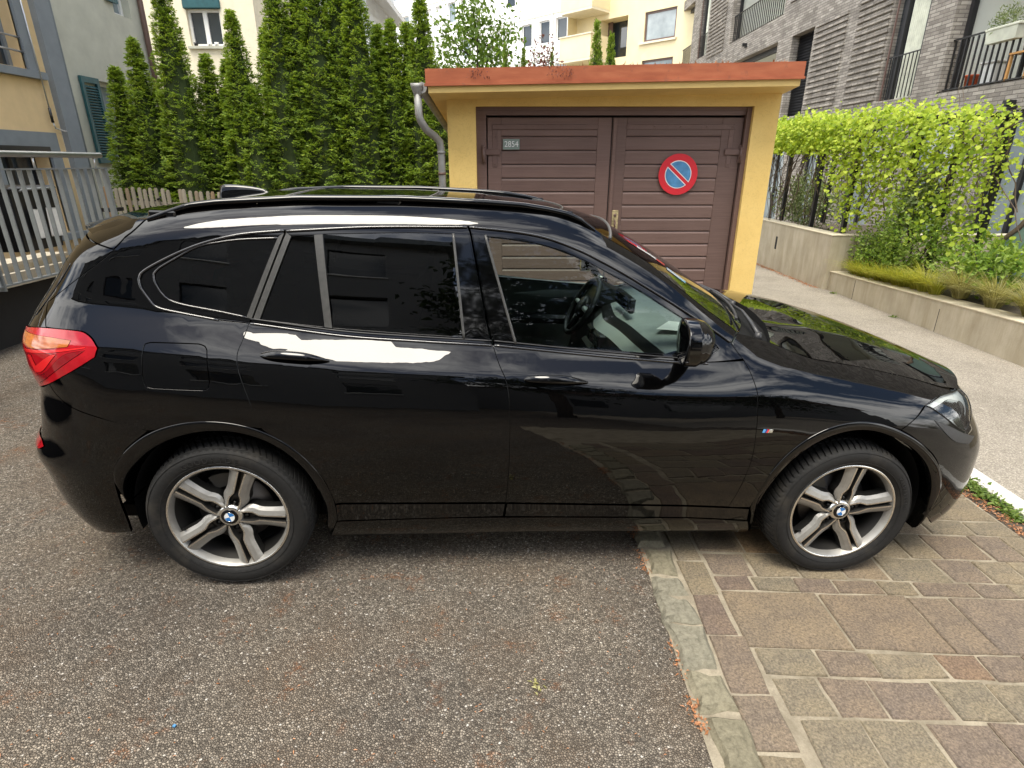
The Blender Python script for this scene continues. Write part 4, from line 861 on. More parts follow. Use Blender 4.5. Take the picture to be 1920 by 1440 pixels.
    P = np.array([[0,-7],[4,-7],[6,1],[8.5,-7],[11.5,-7],[15.5,1],[14,-7],[18,-7],[21,7],[16,7],[12.5,0],[10.5,7],[5,7]])*.001+np.array([x0_, z0_])
    panel('badge_letter', [P], M['chrome'], f, off=.0025, gap=0, flange=.002, raw=True)
    # ---- inner shells (dark behind shut lines)
    sh = np.array([[-.70,.30],[-.42,.30],[-.42,.60],[-.30,.72],[0,.76],[.30,.72],[.44,.58],[.44,.24],[2.24,.24],[2.24,.58],[2.37,.72],[2.67,.78],[2.97,.72],[3.09,.58],[3.09,.25],[3.4,.25],[3.4,.74],[3.0,.82],[2.7,.90],[2.3,.97],[1.9,.985],[1.0,1.03],[.4,1.07],[.0,1.10],[-.3,1.12],[-.6,1.05]])
    o_ = panel('inner_shell', [sh], M['matte'], car, off=-.022, gap=0, flange=0, res=.05); mir.append(o_)
    up = np.array([[-.55,1.16],[-.3,1.19],[-.18,1.19],[-.30,1.30],[-.26,1.40],[-.10,1.43],[-.0,1.475],[-.22,1.475],[-.42,1.40]])
    o_ = panel('inner_shell', [up], M['matte'], car, off=-.022, gap=0, flange=0, res=.05); mir.append(o_)
    # underbody
    mb = MB(); mb.box(-.55, 3.25, -.66, .66, .20, .26); mb.build('underbody', M['matte'], car)
    mb = MB(); mb.box(.42, 2.25, -.80, .80, .235, .30); mb.build('floor_pan', M['matte'], car)
    # ---- cabin
    mb = MB(); mb.box(-.55, 2.1, -.66, .66, .31, .36); mb.box(-.60, -.5, -.62, .62, .35, 1.02); mb.build('cabin_floor', M['matte'], car)
    mb = MB(); mb.grid(lambda u, v: (-.3+1.80*u, (v*2-1)*.50, np.interp(-.3+1.80*u, RX, zs_)-.035), 10, 10); mb.build('headliner', M['dash_dark'], car)
    # far door card with silver trim, seen through the front window
    mb = MB(); mb.grid(lambda u, v: (.95+1.15*u, .80-.03*v-.06*v*v+.0, .42+(1.065-.05*u-.42)*v), 12, 10); dc = mb.build('door_card', M['dash'], car)
    mb = MB(); mb.grid(lambda u, v: (1.28+.72*u, .69-.004*math.sin(math.pi*v), .965+.012*u+(.004+.045*min(1, u*3.5))*(v-.5)*1.0), 24, 6); mb.build('door_card_trim', M['dash_light'], dc)
    mb = MB(); mb.box(1.0, 1.65, .62, .72, .78, .84, bev=.02); mb.build('arm_rest', M['dash_dark'], dc)
    # dashboard
    mb = MB(); sec = [(1.62,.60),(1.66,.80),(1.70,.92),(1.76,.985),(1.84,1.015),(1.98,1.04),(2.12,1.045),(2.26,1.03)]
    def dash(u, v):
        i = u*(len(sec)-1); k_ = min(int(i), len(sec)-2); t = i-k_; x = sec[k_][0]*(1-t)+sec[k_+1][0]*t; z = sec[k_][1]*(1-t)+sec[k_+1][1]*t
        y = -.66+1.32*v; x += -.05*math.exp(-((y-.0)/.14)**2)*(1-u)+.03*(y/.66)**2; z += .05*math.exp(-((y-.37)/.16)**4)*(.4 if u > .4 else u)
        return (x, y, z)
    mb.grid(lambda u, v: dash(.50+.50*u, v), 16, 44); mb.grid(lambda u, v: dash(.50*u, v), 14, 44, mat=1); da = mb.build('dashboard', [M['dash'], M['dash_dark']], car)  # upper half paler, lower half dark: daylight on the dash as colour
    mb = MB(); mb.prism([(1.70, 1.0), (1.74, 1.085), (1.80, 1.10), (1.95, 1.04), (1.9, .98)], .24, .50, 'y'); mb.build('instrument_hood', M['dash_dark'], da)
    mb = MB(); mb.grid(lambda u, v: tuple(np.array(dash(.30+.10*u, .02+.60*v))+np.array([-.006, 0, .004])), 4, 30); mb.build('dash_trim', M['dash_light'], da)
    mb = MB(); mb.box(1.80, 1.835, -.14, .14, 1.045, 1.125, bev=.008); sc_ = mb.build('centre_screen', M['dash_dark'], da); sc_.rotation_euler = (0, 0, 0)
    mb = MB(); mb.box(1.797, 1.7995, -.128, .128, 1.054, 1.116); mb.build('screen_face', M['screen'], da)
    for y_ in (-.10, .06, -.58, .60):
        mb = MB(); mb.box(1.652, 1.70, y_-.055, y_+.055, .86, .93, bev=.008)
        for k_ in range(4): mb.box(1.646, 1.655, y_-.048, y_+.048, .868+.016*k_, .872+.016*k_)
        mb.build('air_vent', M['dash_dark'], da)
    mb = MB(); mb.box(1.35, 1.72, -.12, .12, .36, .70, bev=.03); mb.box(1.62, 1.70, -.12, .12, .60, .86, bev=.02); cc = mb.build('centre_console', M['dash_dark'], car)
    for i in range(6):
        mb = MB(); mb.box(1.612, 1.622, -.10+.035*i, -.075+.035*i, .70, .72); mb.build('console_button', M['dash_light'], cc)
    mb = MB(); mb.tube([(1.45, 0, .70), (1.46, 0, .78), (1.45, 0, .80)], [.012, .022, .016], 10); mb.build('gear_lever', M['gloss'], cc)
    mb = MB(); mb.add([(1.86,-.42,1.045),(2.02,-.52,1.06),(2.12,-.40,1.062),(1.96,-.30,1.055)], [(0,1,2,3)]); mb.build('paper_slip', M['paper'], da)
    # steering wheel (left-hand drive, far side)
    sw = bpy.data.objects.new('steering_wheel', None); COL.objects.link(sw); sw.parent = car; sw.location = (1.665, .37, .965); sw.rotation_euler = (0, R(-62), 0)
    mb = MB(); mb.tube([(.178*math.cos(t), .178*math.sin(t), 0) for t in np.linspace(0, 2*math.pi, 49)[:-1]], .0165, 10, closed=True); mb.build('wheel_rim', M['leather'], sw)
    mb = MB(); mb.lathe([(0, .022), (.055, .018), (.072, 0), (.06, -.03), (0, -.03)], 24, axis='z'); hb = mb.build('wheel_hub', M['dash_dark'], sw)
    for a in (90, 270, 180):
        mb = MB(); c_, s_ = math.cos(R(a)), math.sin(R(a)); mb.tube([(.05*c_, .05*s_, -.005), (.175*c_, .175*s_, 0)], [.02, .012], 8); mb.build('wheel_spoke', M['dash_light' if a != 180 else 'dash_dark'], sw)
    mb = MB(); mb.tube([(1.68, .37, .955), (1.85, .37, .87)], .035, 10); mb.build('steering_column', M['dash_dark'], da)
    mb = MB(); mb.box(-.03, .03, -.115, .115, -.035, .035, bev=.02); im = mb.build('interior_mirror', M['dash_dark'], car); im.location = (1.63, 0, 1.31); im.rotation_euler = (0, R(12), R(-14))
    mb = MB(); mb.tube([(1.65, 0, 1.33), (1.70, 0, 1.42)], .014, 8); mb.build('mirror_stalk', M['dash_dark'], im); 
    im2 = im.children[0] if im.children else None
    if im2: im2.location = (-1.63, 0, -1.31)
    # seats
    for (x_, y_) in ((.95, -.37), (.95, .37), (.12, -.37), (.12, .37)):
        st = bpy.data.objects.new('seat', None); COL.objects.link(st); st.parent = car; st.location = (x_, y_, 0)
        mb = MB(); mb.box(0, .50, -.25, .25, .38, .58, bev=.05); mb.build('seat_cushion', M['leather'], st)
        mb = MB(); mb.prism([(-.02, .50), (.12, .50), (-.06, 1.10), (-.18, 1.10)], -.24, .24, 'y'); mb.build('seat_back', M['leather'], st)
        mb = MB(); mb.box(-.20, -.09, -.13, .13, 1.12, 1.29, bev=.04); mb.build('head_rest', M['leather'], st)
    # wheels
    w1 = build_wheel(car, 0.0, -2, [('GOODRIDE', 118, .032)]); w2 = build_wheel(car, 2.67, 12, [('VREDESTEIN', 40, .019)])
    for o in mir:
        c = copy_tree(o, car); c.scale = (1, -1, 1)
    for w_ in (w1, w2):
        c = w_.copy(); COL.objects.link(c); c.scale = (1, -1, 1); c.location = (w_.location.x, -w_.location.y, w_.location.z)
        for ch in list(w_.children):
            d = ch.copy(); COL.objects.link(d); d.parent = c
    return car
car = build_car()
# ================================================================== the place
rng = np.random.default_rng(7); rnd = random.Random(11)
def sheet(name, x0, x1, y0, y1, h, mat, kind='structure', nx=1, ny=1):
    mb = MB(); mb.grid(lambda u, v: (x0+(x1-x0)*u, y0+(y1-y0)*v, zg(x0+(x1-x0)*u, y0+(y1-y0)*v)+h), nx, ny, smooth=False)
    return tag(mb.build(name, mat), kind=kind)
# ---- ground, street, paving
sheet('ground', -60, 60, -40, 90, 0, M['driveway'])
sheet('street', 2.99, 60, -40, 60, .004, M['street'])
pav = sheet('paving', .63, 2.70, -1.5, 5.6, .004, M['mortar'])
def stone(name, x0, x1, y0, y1, h, mat, parent, jit=.006, bev=.006, rough=.003):
    j = lambda: rnd.uniform(-jit, jit)
    cs = [(x0+j(), y0+j()), (x1+j(), y0+j()), (x1+j(), y1+j()), (x0+j(), y1+j())]
    # subdivide the outline for a slightly hand-cut edge
    out = []
    for i in range(4):
        a, b = cs[i], cs[(i+1) % 4]; out.append(a)
        for t in (.33, .67): out.append((a[0]+(b[0]-a[0])*t+rnd.uniform(-rough, rough), a[1]+(b[1]-a[1])*t+rnd.uniform(-rough, rough)))
    cx, cy = sum(p[0] for p in out)/12, sum(p[1] for p in out)/12
    hh = h+rnd.uniform(-.0025, .0025); tx, ty = rnd.uniform(-.008, .008), rnd.uniform(-.008, .008)
    def z(x, y, d): return zg(x, y)+d+(x-cx)*tx+(y-cy)*ty
    vs = []; n = len(out)
    for d, k in ((-.01, 0), (hh-bev, 0), (hh, bev)):
        for x, y in out:
            l = math.hypot(x-cx, y-cy); f = (l-k)/l; X, Y = cx+(x-cx)*f, cy+(y-cy)*f; vs.append((X-cx, Y-cy, z(X, Y, d)-zg(cx, cy)))
    fs = [(r*n+i, r*n+(i+1) % n, (r+1)*n+(i+1) % n, (r+1)*n+i) for r in range(2) for i in range(n)]+[tuple(range(2*n, 3*n))]
    mb = MB(); mb.add(vs, fs); o = mb.build(name, mat, parent); o.location = (cx, cy, zg(cx, cy)); return o
XE = 2.69; G = .009
rows = [(2.04, 1.72, [.93,1.355,1.755,1.945,2.36,XE]), (1.715, 1.59, [.945,1.18,1.38,1.65,1.82,2.0,2.27,XE]), (1.585, 1.42, [.96,1.13,1.31,1.55,1.75,1.99,2.30,XE]),
        (1.415, 1.20, [.975,1.19,1.41,1.64,1.90,2.2,XE]), (1.195, 1.03, [.98,1.25,1.5,1.72,2.0,2.3,XE]), (1.025, .75, [.98,1.35,1.8,2.2,XE]), (.745, .55, [.98,1.2,1.5,1.7,2.0,2.3,XE]), (.545, .2, [.98,1.4,1.8,2.3,XE]),
        (2.14, 2.045, [.925,1.09,1.29,1.47,1.68,1.84,2.12,2.29,2.5,XE]), (2.31, 2.145, [.925,1.13,1.345,1.56,1.77,2.06,2.25,2.43,XE]), (2.52, 2.315, [.92,1.15,1.42,1.70,1.97,2.13,2.39,2.56,XE]),
        (2.66, 2.525, [.92,1.2,1.45,1.8,2.0,2.22,2.46,XE]), (2.90, 2.665, [.92,1.3,1.7,2.05,2.33,XE]), (3.06, 2.905, [.92,1.15,1.4,1.7,1.95,2.2,2.45,XE])]
y = 3.065
while y < 5.5:
    hgt = rnd.choice([.12, .16, .2, .26]); xs = [.92]
    while xs[-1] < XE-.3: xs.append(xs[-1]+rnd.uniform(.18, .36))
    xs[-1] = XE; rows.append((y+hgt, y+.005, xs)); y += hgt+.005
for y1, y0, xs in rows:
    for a, b in zip(xs[:-1], xs[1:]):
        stone('paving_stone', a+G/2+rnd.uniform(0, .004), b-G/2, y0+G/2, y1-G/2+rnd.uniform(-.003, .003), .012, M['paver'], pav)
ys = [2.75,2.50,2.24,2.01,1.775,1.50,1.28,1.05,.82,.6,.3]
for b, a in zip(ys[:-1], ys[1:]): stone('border_stone', .785+G/2, .915-G/2+ (.02 if a < 1.6 else 0), a+G/2, b-G/2, .012, M['paver'], pav)
ys = [2.62,2.48,2.33,2.13,1.99,1.84,1.60,1.41,1.19,1.0,.8,.62,.4]
for i, (b, a) in enumerate(zip(ys[:-1], ys[1:])):
    x0 = .632+.055*max(0, 1.9-(a+b)/2)*.5; stone('edge_cobble', x0+rnd.uniform(-.012, .008), .772+.03*max(0, 1.8-(a+b)/2), a+.008, b-.008, .026, M['cobble'], pav, jit=.016, bev=.022, rough=.010)
# ---- kerb between paving and street, weeds and litter along it
kb = thing('street_kerb', 'pale granite kerb strip between the stone paving and the street', 'kerb', (2.93, 2, 0))
y = -1.0
while y < 5.8:
    l = rnd.uniform(.7, 1.1); mb = MB(); cx, cy = 2.93, y+l/2
    mb.add([(x-cx+rnd.uniform(-.004, .004), yy-cy, zg(x, yy)-zg(cx, cy)+d) for d, e in ((-.02, 0), (.022, 0), (.030, .008)) for x, yy in ((2.865+e, y+.004), (2.995-e, y+.004), (2.995-e, y+l-.004), (2.865+e, y+l-.004))],
           [(0,1,5,4),(1,2,6,5),(2,3,7,6),(3,0,4,7),(4,5,9,8),(5,6,10,9),(6,7,11,10),(7,4,8,11),(8,9,10,11)])
    o = mb.build('kerb_stone', M['kerb'], kb); o.location = (cx-2.93, cy-2, zg(cx, cy)); y += l
sheet('verge', 2.70, 2.865, -1.5, 5.6, .003, M['soil'])
def leaf_quads(P, D, Nrm, L, W, fold=.25):
    """P base, D direction, Nrm approx normal; rhombic leaves folded on the midrib"""
    D = D/(np.linalg.norm(D, axis=1, keepdims=True)+1e-9); Sd = np.cross(D, Nrm); Sd /= np.linalg.norm(Sd, axis=1, keepdims=True)+1e-9
    Up = np.cross(Sd, D); L = np.asarray(L)[:, None]; W = np.asarray(W)[:, None]
    a = P; c = P+D*L-Up*L*.12; b = P+D*L*.45+Sd*W*.5+Up*W*fold; d = P+D*L*.45-Sd*W*.5+Up*W*fold
    V = np.stack([a, b, c, d], 1).reshape(-1, 3); k = np.arange(len(P))*4
    F = np.concatenate([np.stack([k, k+1, k+2], 1), np.stack([k, k+2, k+3], 1)])
    return V, F
def unit(n): 
    v = rng.normal(size=(n, 3)); return v/np.linalg.norm(v, axis=1, keepdims=True)
# litter (dry needles and blossom) and weeds
n = 2600; t = rng.random(n); yy = rng.uniform(-.5, 4.6, n); xx = 2.70+np.abs(rng.normal(0, .055, n)); xx = np.minimum(xx, 2.86)
P = np.stack([xx, yy, zg(xx, yy)+.006+rng.random(n)*.014], 1); D = unit(n); D[:, 2] *= .25; Nn = np.tile([0, 0, 1.], (n, 1))+unit(n)*.4
V, F = leaf_quads(P, D, Nn, rng.uniform(.010, .028, n), rng.uniform(.004, .012, n)); tag(link('dry_litter', np_mesh('dry_litter', V, F, M['litter'])), 'orange brown dry litter lying along the kerb', 'litter', kind='stuff')
n = 900; yy = np.r_[rng.uniform(1.15, 2.9, 500), rng.uniform(.2, 1.5, 400)]; xx = .632+.0275*np.maximum(0, 1.9-yy)+rng.normal(-.012, .012, n)
clump = np.sin(yy*9.0)+np.sin(yy*23+1) > .1; xx, yy = xx[clump], yy[clump]; n = len(xx)
P = np.stack([xx, yy, zg(xx, yy)+.004+rng.random(n)*.012], 1); D = unit(n); D[:, 2] *= .3; Nn = np.tile([0, 0, 1.], (n, 1))+unit(n)*.4
V, F = leaf_quads(P, D, Nn, rng.uniform(.008, .022, n), rng.uniform(.003, .009, n)); tag(link('dry_litter', np_mesh('dry_litter', V, F, M['litter'])), 'rusty dry bits caught along the cobble edge of the asphalt', 'litter', kind='stuff')
n = 700; xx = np.r_[rng.uniform(-2.2, .5, n)]; yy = rng.uniform(.9, 3.0, n)
P = np.stack([xx, yy, zg(xx, yy)+.004+rng.random(n)*.004], 1); D = unit(n); D[:, 2] *= .15; Nn = np.tile([0, 0, 1.], (n, 1))+unit(n)*.3
V, F = leaf_quads(P, D, Nn, rng.uniform(.006, .016, n), rng.uniform(.002, .005, n)); tag(link('needle_litter', np_mesh('needle_litter', V, F, M['litter'])), 'thin dry needles scattered over the asphalt driveway', 'litter', kind='stuff')
def rosette(name, label, x, y, n, size, mat, group):
    P = np.stack([x+rng.normal(0, size*.5, n), y+rng.normal(0, size*.9, n)], 1); z = zg(P[:, 0], P[:, 1])+rng.random(n)*size*.5
    P = np.c_[P, z]; D = unit(n); D[:, 2] = np.abs(D[:, 2])*.6; Nn = np.tile([0, 0, 1.], (n, 1))+unit(n)*.4
    V, F = leaf_quads(P, D, Nn, rng.uniform(.02, .045, n), rng.uniform(.012, .022, n)); o = link(name, np_mesh(name, V-np.array([x, y, 0]), F, mat)); o.location = (x, y, 0); return tag(o, label, 'weed', group)
wl = ['tall leafy weed growing at the kerb beside the front bumper', 'low green weed patch on the kerb next to the bumper weed', 'second low weed patch along the kerb, towards the right edge', 'small weed tuft by the kerb at the right picture edge']
for i, (x, y, n, s) in enumerate(((2.84, 3.08, 120, .06), (2.80, 2.96, 120, .06), (2.83, 2.84, 110, .055), (2.81, 2.71, 90, .035))): rosette('kerb_weed', wl[i], x, y, n, s, M['weed'], 'weeds along the kerb')
# small bits lying on the driveway
mb = MB(); mb.prism([(-.005,-.003),(.004,-.005),(.006,.003),(-.003,.006)], 0, .004); o = mb.build('blue_scrap', M['sign_blue']); o.location = (-1.09, 1.32, zg(-1.09, 1.32)+.004); tag(o, 'tiny blue scrap lying on the asphalt at lower left', 'scrap')
n = 14; P = np.tile([0, 0, .004], (n, 1))+rng.normal(0, .012, (n, 3))*[1, 1, .2]; D = unit(n); D[:, 2] *= .4
V, F = leaf_quads(P, D, np.tile([0, 0, 1.], (n, 1))+unit(n)*.5, rng.uniform(.012, .03, n), rng.uniform(.006, .012, n)); o = link('dry_blossom', np_mesh('dry_blossom', V, F, M['grass_straw'])); o.location = (.09, 1.51, zg(.09, 1.51)+.006); tag(o, 'pale dried blossom lying on the asphalt in front of the car', 'blossom')

# ---- garage
def garage():
    g = thing('garage', 'yellow roughcast garage with brown double doors and rust orange roof edge', 'garage', (1.0, 6.2, 0))
    ox, oy = 1.0, 6.2; zb = -.6
    L = lambda mb, name, mat, par=g: mb.build(name, mat, par)
    def B(x0, x1, y0, y1, z0, z1, **k): return MB().box(x0-ox, x1-ox, y0-oy, y1-oy, z0, z1, **k)
    m = B(-.64, -.36, 6.2, 6.45, zb, 2.44); m.box(2.38-ox, 2.63-ox, 0, .25, zb, 2.46); m.box(-.36-ox, 2.38-ox, 0, .25, 2.22, 2.45)
    m.box(-.64-ox, -.44-ox, .25, 5.0, zb, 2.10); m.box(2.43-ox, 2.63-ox, .25, 5.0, zb, 2.10); m.box(-.44-ox, 2.43-ox, 4.8, 5.0, zb, 2.0)
    L(m, 'wall', M['plaster'])
    # roof slab: drops to the left and towards the back
    def rz(x, y, base): return base+(x+.79)/(2.66+.79)*.06-(y-5.9)*.10
    def slab(name, x0, x1, y0, y1, za, zb_, mat, lip=0):
        v = [(x-ox, y-oy, rz(x, y, z)) for z in (za, zb_) for x, y in ((x0, y0), (x1, y0), (x1, y1), (x0, y1))]
        mb = MB(); mb.add(v, [(3,2,1,0),(4,5,6,7),(0,1,5,4),(1,2,6,5),(2,3,7,6),(3,0,4,7)]); return L(mb, name, mat)
    slab('roof_slab', -.775, 2.655, 5.905, 11.3, 2.305, 2.366, M['yellow_paint'])
    rf = slab('roof_edge', -.795, 2.672, 5.885, 11.3, 2.369, 2.50, M['orange'])
    slab('roof_edge_lip', -.805, 2.68, 5.875, 5.895, 2.357, 2.378, M['orange'])
    slab('roof_top', -.76, 2.64, 5.92, 11.2, 2.50, 2.504, M['soil'])
    # soffit wedge at the left eave
    mb = MB(); mb.add([(-.775-ox, 5.91-oy, 2.304), (-.64-ox, 6.2-oy, 2.28), (-.64-ox, 11-oy, 1.80), (-.775-ox, 11-oy, 1.79)], [(0,1,2,3)]); L(mb, 'soffit', M['yellow_paint'])
    # door frame
    fy = .10
    fm = MB(); fm.box(-.36-ox, -.26-ox, fy-.02, fy+.1, zb, 2.22); fm.box(2.335-ox, 2.38-ox, fy-.05, fy+.1, zb, 2.22); fm.box(-.26-ox, 2.335-ox, fy-.02, fy+.1, 2.145, 2.22); fm.box(-.36-ox, 2.38-ox, fy-.035, fy-.021, 2.19, 2.219)
    L(fm, 'door_frame', M['brown'])
    for side, (x0, x1, sx0, sx1) in (('left', (-.248, 1.003, -.108, .863)), ('right', (1.013, 2.325, 1.158, 2.115))):
        lf = MB(); y0, y1 = fy-.012, fy+.035
        lf.box(x0-ox, sx0-ox, y0, y1, zb+.1, 2.125, bev=.004); lf.box(sx1-ox, x1-ox, y0, y1, zb+.1, 2.125, bev=.004); lf.box(sx0-ox, sx1-ox, y0, y1, 1.955, 2.125, bev=.004)
        leaf = L(lf, 'door_leaf', M['brown'])
        z = 1.953; k = 0
        while z > -.3:
            h = .133; mb = MB(); x0_, x1_ = sx0-ox+.001, sx1-ox-.001
            pr = [(y0+.020, z-h+.003), (y0+.022, z-.002), (y0+.016, z-.002), (y0+.004, z-.022), (y0+.004, z-h+.010), (y0+.008, z-h+.003)]
            mb.add([(x, p[0], p[1]) for x in (x0_, x1_) for p in pr], [tuple(range(6)), tuple(range(6, 12))[::-1]]+[(i, 6+i, 6+(i+1) % 6, (i+1) % 6) for i in range(6)])
            L(mb, 'door_plank', M['brown'], leaf); z -= h+.0005
        # strap iron, hinge
        s = MB(); yq = y0-.006
        if side == 'left':
            s.box(x0+.05-ox, sx1-.0-ox, yq-.006, yq+.007, 2.015, 2.063, bev=.003); s.box(x0+.05-ox, x0+.098-ox, yq-.001, yq+.006, 1.66, 2.015, bev=.003); hx = x0+.075
        else:
            s.box(sx0-.01-ox, x1-.085-ox, yq, yq+.007, 2.015, 2.063, bev=.003); s.box(x1-.133-ox, x1-.085-ox, yq-.001, yq+.006, 1.66, 2.015, bev=.003); hx = x1-.11
        st = L(s, 'door_strap', M['brown_iron'], leaf)
        for bx in np.linspace((x0+.07 if side == 'left' else sx0+.01), (sx1-.02 if side == 'left' else x1-.11), 5):
            b = MB(); b.lathe([(0, -.004), (.007, -.003), (.010, .002)], 10, axis='y', c=(bx-ox, yq, 2.039)); L(b, 'strap_bolt', M['brown_iron'], leaf)
        for bz in (1.95, 1.69):
            b = MB(); b.lathe([(0, -.004), (.007, -.003), (.010, .002)], 10, axis='y', c=(hx-ox, yq, bz)); L(b, 'strap_bolt', M['brown_iron'], leaf)
        h = MB(); d = -1 if side == 'left' else 1
        a, b_ = sorted((hx-d*.05, hx+d*.13)); h.box(a-ox, b_-ox, yq-.014, yq, 1.775, 1.835, bev=.006); px_ = hx+d*.115
        h.tube([(px_-ox, yq-.02, 1.70), (px_-ox, yq-.02, 1.85)], .015, 10); h.box(px_-.02-ox, px_+.02-ox, yq-.012, yq+.01, 1.70, 1.87, bev=.004); L(h, 'hinge', M['brown_iron'], leaf)
    s = MB(); s.box(1.003-ox, 1.012-ox, fy-.0, fy+.03, zb, 2.12); L(s, 'door_gap', M['dark_void'])
    s = MB(); s.box(1.02-ox, 1.055-ox, fy-.026, fy-.012, zb+.1, 2.12, bev=.004); L(s, 'cover_strip', M['brown'])
    lk = MB(); lk.box(1.055-ox+.003, 1.125-ox, fy-.020, fy-.012, 1.00, 1.235, bev=.003); lo = L(lk, 'lock_plate', M['brass'])
    lk = MB(); lk.lathe([(0, -.010), (.014, -.008), (.016, 0)], 14, axis='y', c=(1.09-ox, fy-.020, 1.185)); lk.box(1.083-ox, 1.097-ox, fy-.026, fy-.02, 1.075, 1.14, bev=.003); lk.tube([(1.09-ox, fy-.03, 1.13), (1.092-ox, fy-.05, 1.10), (1.085-ox, fy-.05, 1.05)], .007, 8); L(lk, 'latch', M['brown_iron'], lo)
    s = MB(); s.box(-.37-ox, 2.39-ox, fy+.10, fy+.12, zb, 2.24); L(s, 'added_gap_blocker', M['dark_void'])  # dark sheet added behind the leaves so no sky shows through the gaps
    # gutter and downpipe
    p = MB(); p.tube([(-.885-ox, 5.98-oy, 2.31), (-.885-ox, 5.98-oy, 2.13), (-.875-ox, 5.99-oy, 2.08), (-.83-ox, 6.05-oy, 2.0), (-.76-ox, 6.14-oy, 1.945), (-.722-ox, 6.19-oy, 1.90), (-.712-ox, 6.20-oy, 1.83), (-.712-ox, 6.20-oy, zb)], .036, 14); dp = L(p, 'downpipe', M['zinc'])
    p = MB(); p.lathe([(.036, -.09), (.075, 0), (.078, .03), (.070, .03)], 4, axis='z', c=(-.885-ox, 5.98-oy, 2.36), arc=(R(45), R(405))); L(p, 'pipe_hopper', M['zinc'], dp)
    for z in (1.60, 1.80):
        p = MB(); p.lathe([(.037, -.012), (.041, -.012), (.041, .012), (.037, .012)], 16, axis='z', c=(-.712-ox, 6.20-oy, z)); L(p, 'pipe_clip', M['brown_iron'] if z < 1.7 else M['zinc'], dp)
    p = MB(); p.tube([(-.84-ox, y_-oy, rz(-.8, y_, 2.36)) for y_ in np.linspace(5.95, 11.2, 8)], .05, 8); L(p, 'gutter', M['zinc'], dp)
    # red leaves hanging over the edge
    return g
gar = garage()
mb = MB(); mb.box(-.092, .076, 0, .004, 1.828, 1.927, bev=.0015); o = mb.build('number_plate', M['plate_green'], thing('house_number_plate', 'small grey green plate reading 2854 on the left garage door', 'plate', (0, 6.279, 0)))
tm = text_mesh('2854', .078, M['sign_white'], .001); q = link('digits', tm, o.parent); q.location = (-.006, -.0022, 1.877); q.rotation_euler = (R(90), 0, 0); q.scale = (.92, 1, 1)
# no parking sign
def no_parking():
    t = thing('no_parking_sign', 'round red and blue no parking sign fixed to the right garage door', 'sign', (1.712, 6.268, 1.59)); t.rotation_euler = (0, R(-4), 0)
    def disc(name, r, y, mat):
        mb = MB(); mb.lathe([(0, 0), (r, 0), (r, .002), (0, .002)], 64, axis='y', c=(0, y, 0), smooth=False); return mb.build(name, mat, t, fixn=True)
    disc('back_plate', .2000, 0.0, M['sign_red'])
    th = R(45)
    def seg(r, hw, sgn):   # circular segment on one side of a diagonal band
        pts = []
        a0 = math.asin(hw/r)
        for a in np.linspace(a0, math.pi-a0, 40): pts.append((r*math.cos(a), sgn*r*math.sin(a)))
        c, s = math.cos(-th), math.sin(-th); return [(p[0]*c-p[1]*s, p[0]*s+p[1]*c) for p in pts]
    for sgn in (1, -1):
        for nm, r, hw, y, m_ in (('white_edge', .136, .0165, -.0012, 'sign_white'), ('blue_field', .128, .0245, -.0024, 'sign_blue')):
            P = seg(r, hw, sgn); mb = MB(); mb.add([(p[0], y, p[1]) for p in P], [list(range(len(P)))[::(1 if sgn > 0 else -1)]]); mb.build(nm, M[m_], t)
no_parking()
# ---- thujas
def thuja_mesh(name, H, Rm, n, seed):
    g = np.random.default_rng(seed); nc = n//16; n = nc*16
    kz, kr = [0, .08, .3, .6, .8, .93, 1], [.85, 1.0, .98, .72, .42, .18, .03]
    h = g.random(nc)**.85; a = g.random(nc)*2*math.pi
    lump = 1+.12*np.sin(a*3+h*17+seed)+.10*np.sin(a*5-h*31)+.07*np.sin(h*60+a*2)
    rr = Rm*np.interp(h, kz, kr)*lump*(.84+.20*g.random(nc)); C = np.stack([rr*np.cos(a), rr*np.sin(a), h*H], 1)
    tw = g.normal(0, .7, nc); out = np.stack([np.cos(a+tw*.4), np.sin(a+tw*.4), np.zeros(nc)], 1); tan = np.stack([-np.sin(a), np.cos(a), np.zeros(nc)], 1)
    ax = out*.55+np.array([0, 0, 1.])*g.uniform(.05, .55, (nc, 1))+tan*tw[:, None]*.55; ax /= np.linalg.norm(ax, axis=1, keepdims=True)
    cn = out*.35+np.array([0, 0, .75])+g.normal(0, .22, (nc, 3))
    i = np.repeat(np.arange(nc), 16); t = np.tile(np.arange(16)/15, nc); sd = np.tile([-1, 1], n//2)
    side = np.cross(ax, cn); side /= np.linalg.norm(side, axis=1, keepdims=True)
    S_ = (.105*(1-.3*h))[i]; P = C[i]+ax[i]*((t-.35)*S_*1.15)[:, None]+side[i]*(sd*g.uniform(.0, .55, n)*S_*(1-t*.8))[:, None]+g.normal(0, .006, (n, 3))-np.array([0, 0, .06])*(t*t)[:, None]*S_[:, None]*3
    D = ax[i]+side[i]*(sd*g.uniform(.3, 1.0, n))[:, None]+g.normal(0, .18, (n, 3)); Nn = cn[i]+g.normal(0, .22, (n, 3))
    L = S_*g.uniform(.32, .58, n); V, F = leaf_quads(P, D, Nn, L, L*g.uniform(.35, .6, n), .15); me = np_mesh(name, V, F, M['thuja'])
    mb = MB(); mb.lathe([(Rm*.80*np.interp(q, [0, .08, .3, .6, .8, .93, 1], [.80, 1.0, .96, .70, .40, .16, .0]), q*H*.98) for q in np.linspace(0, 1, 14)], 12, axis='z', smooth=False); core = mb.mesh('core', [M['thuja_core']])  # dark core stands for the shaded depth between the sprays
    mb = MB(); mb.tube([(0, 0, -.3), (0, 0, H*.5)], [.05, .02], 6); trunk = mb.mesh('trunk', [M['bark']])
    return me, core, trunk
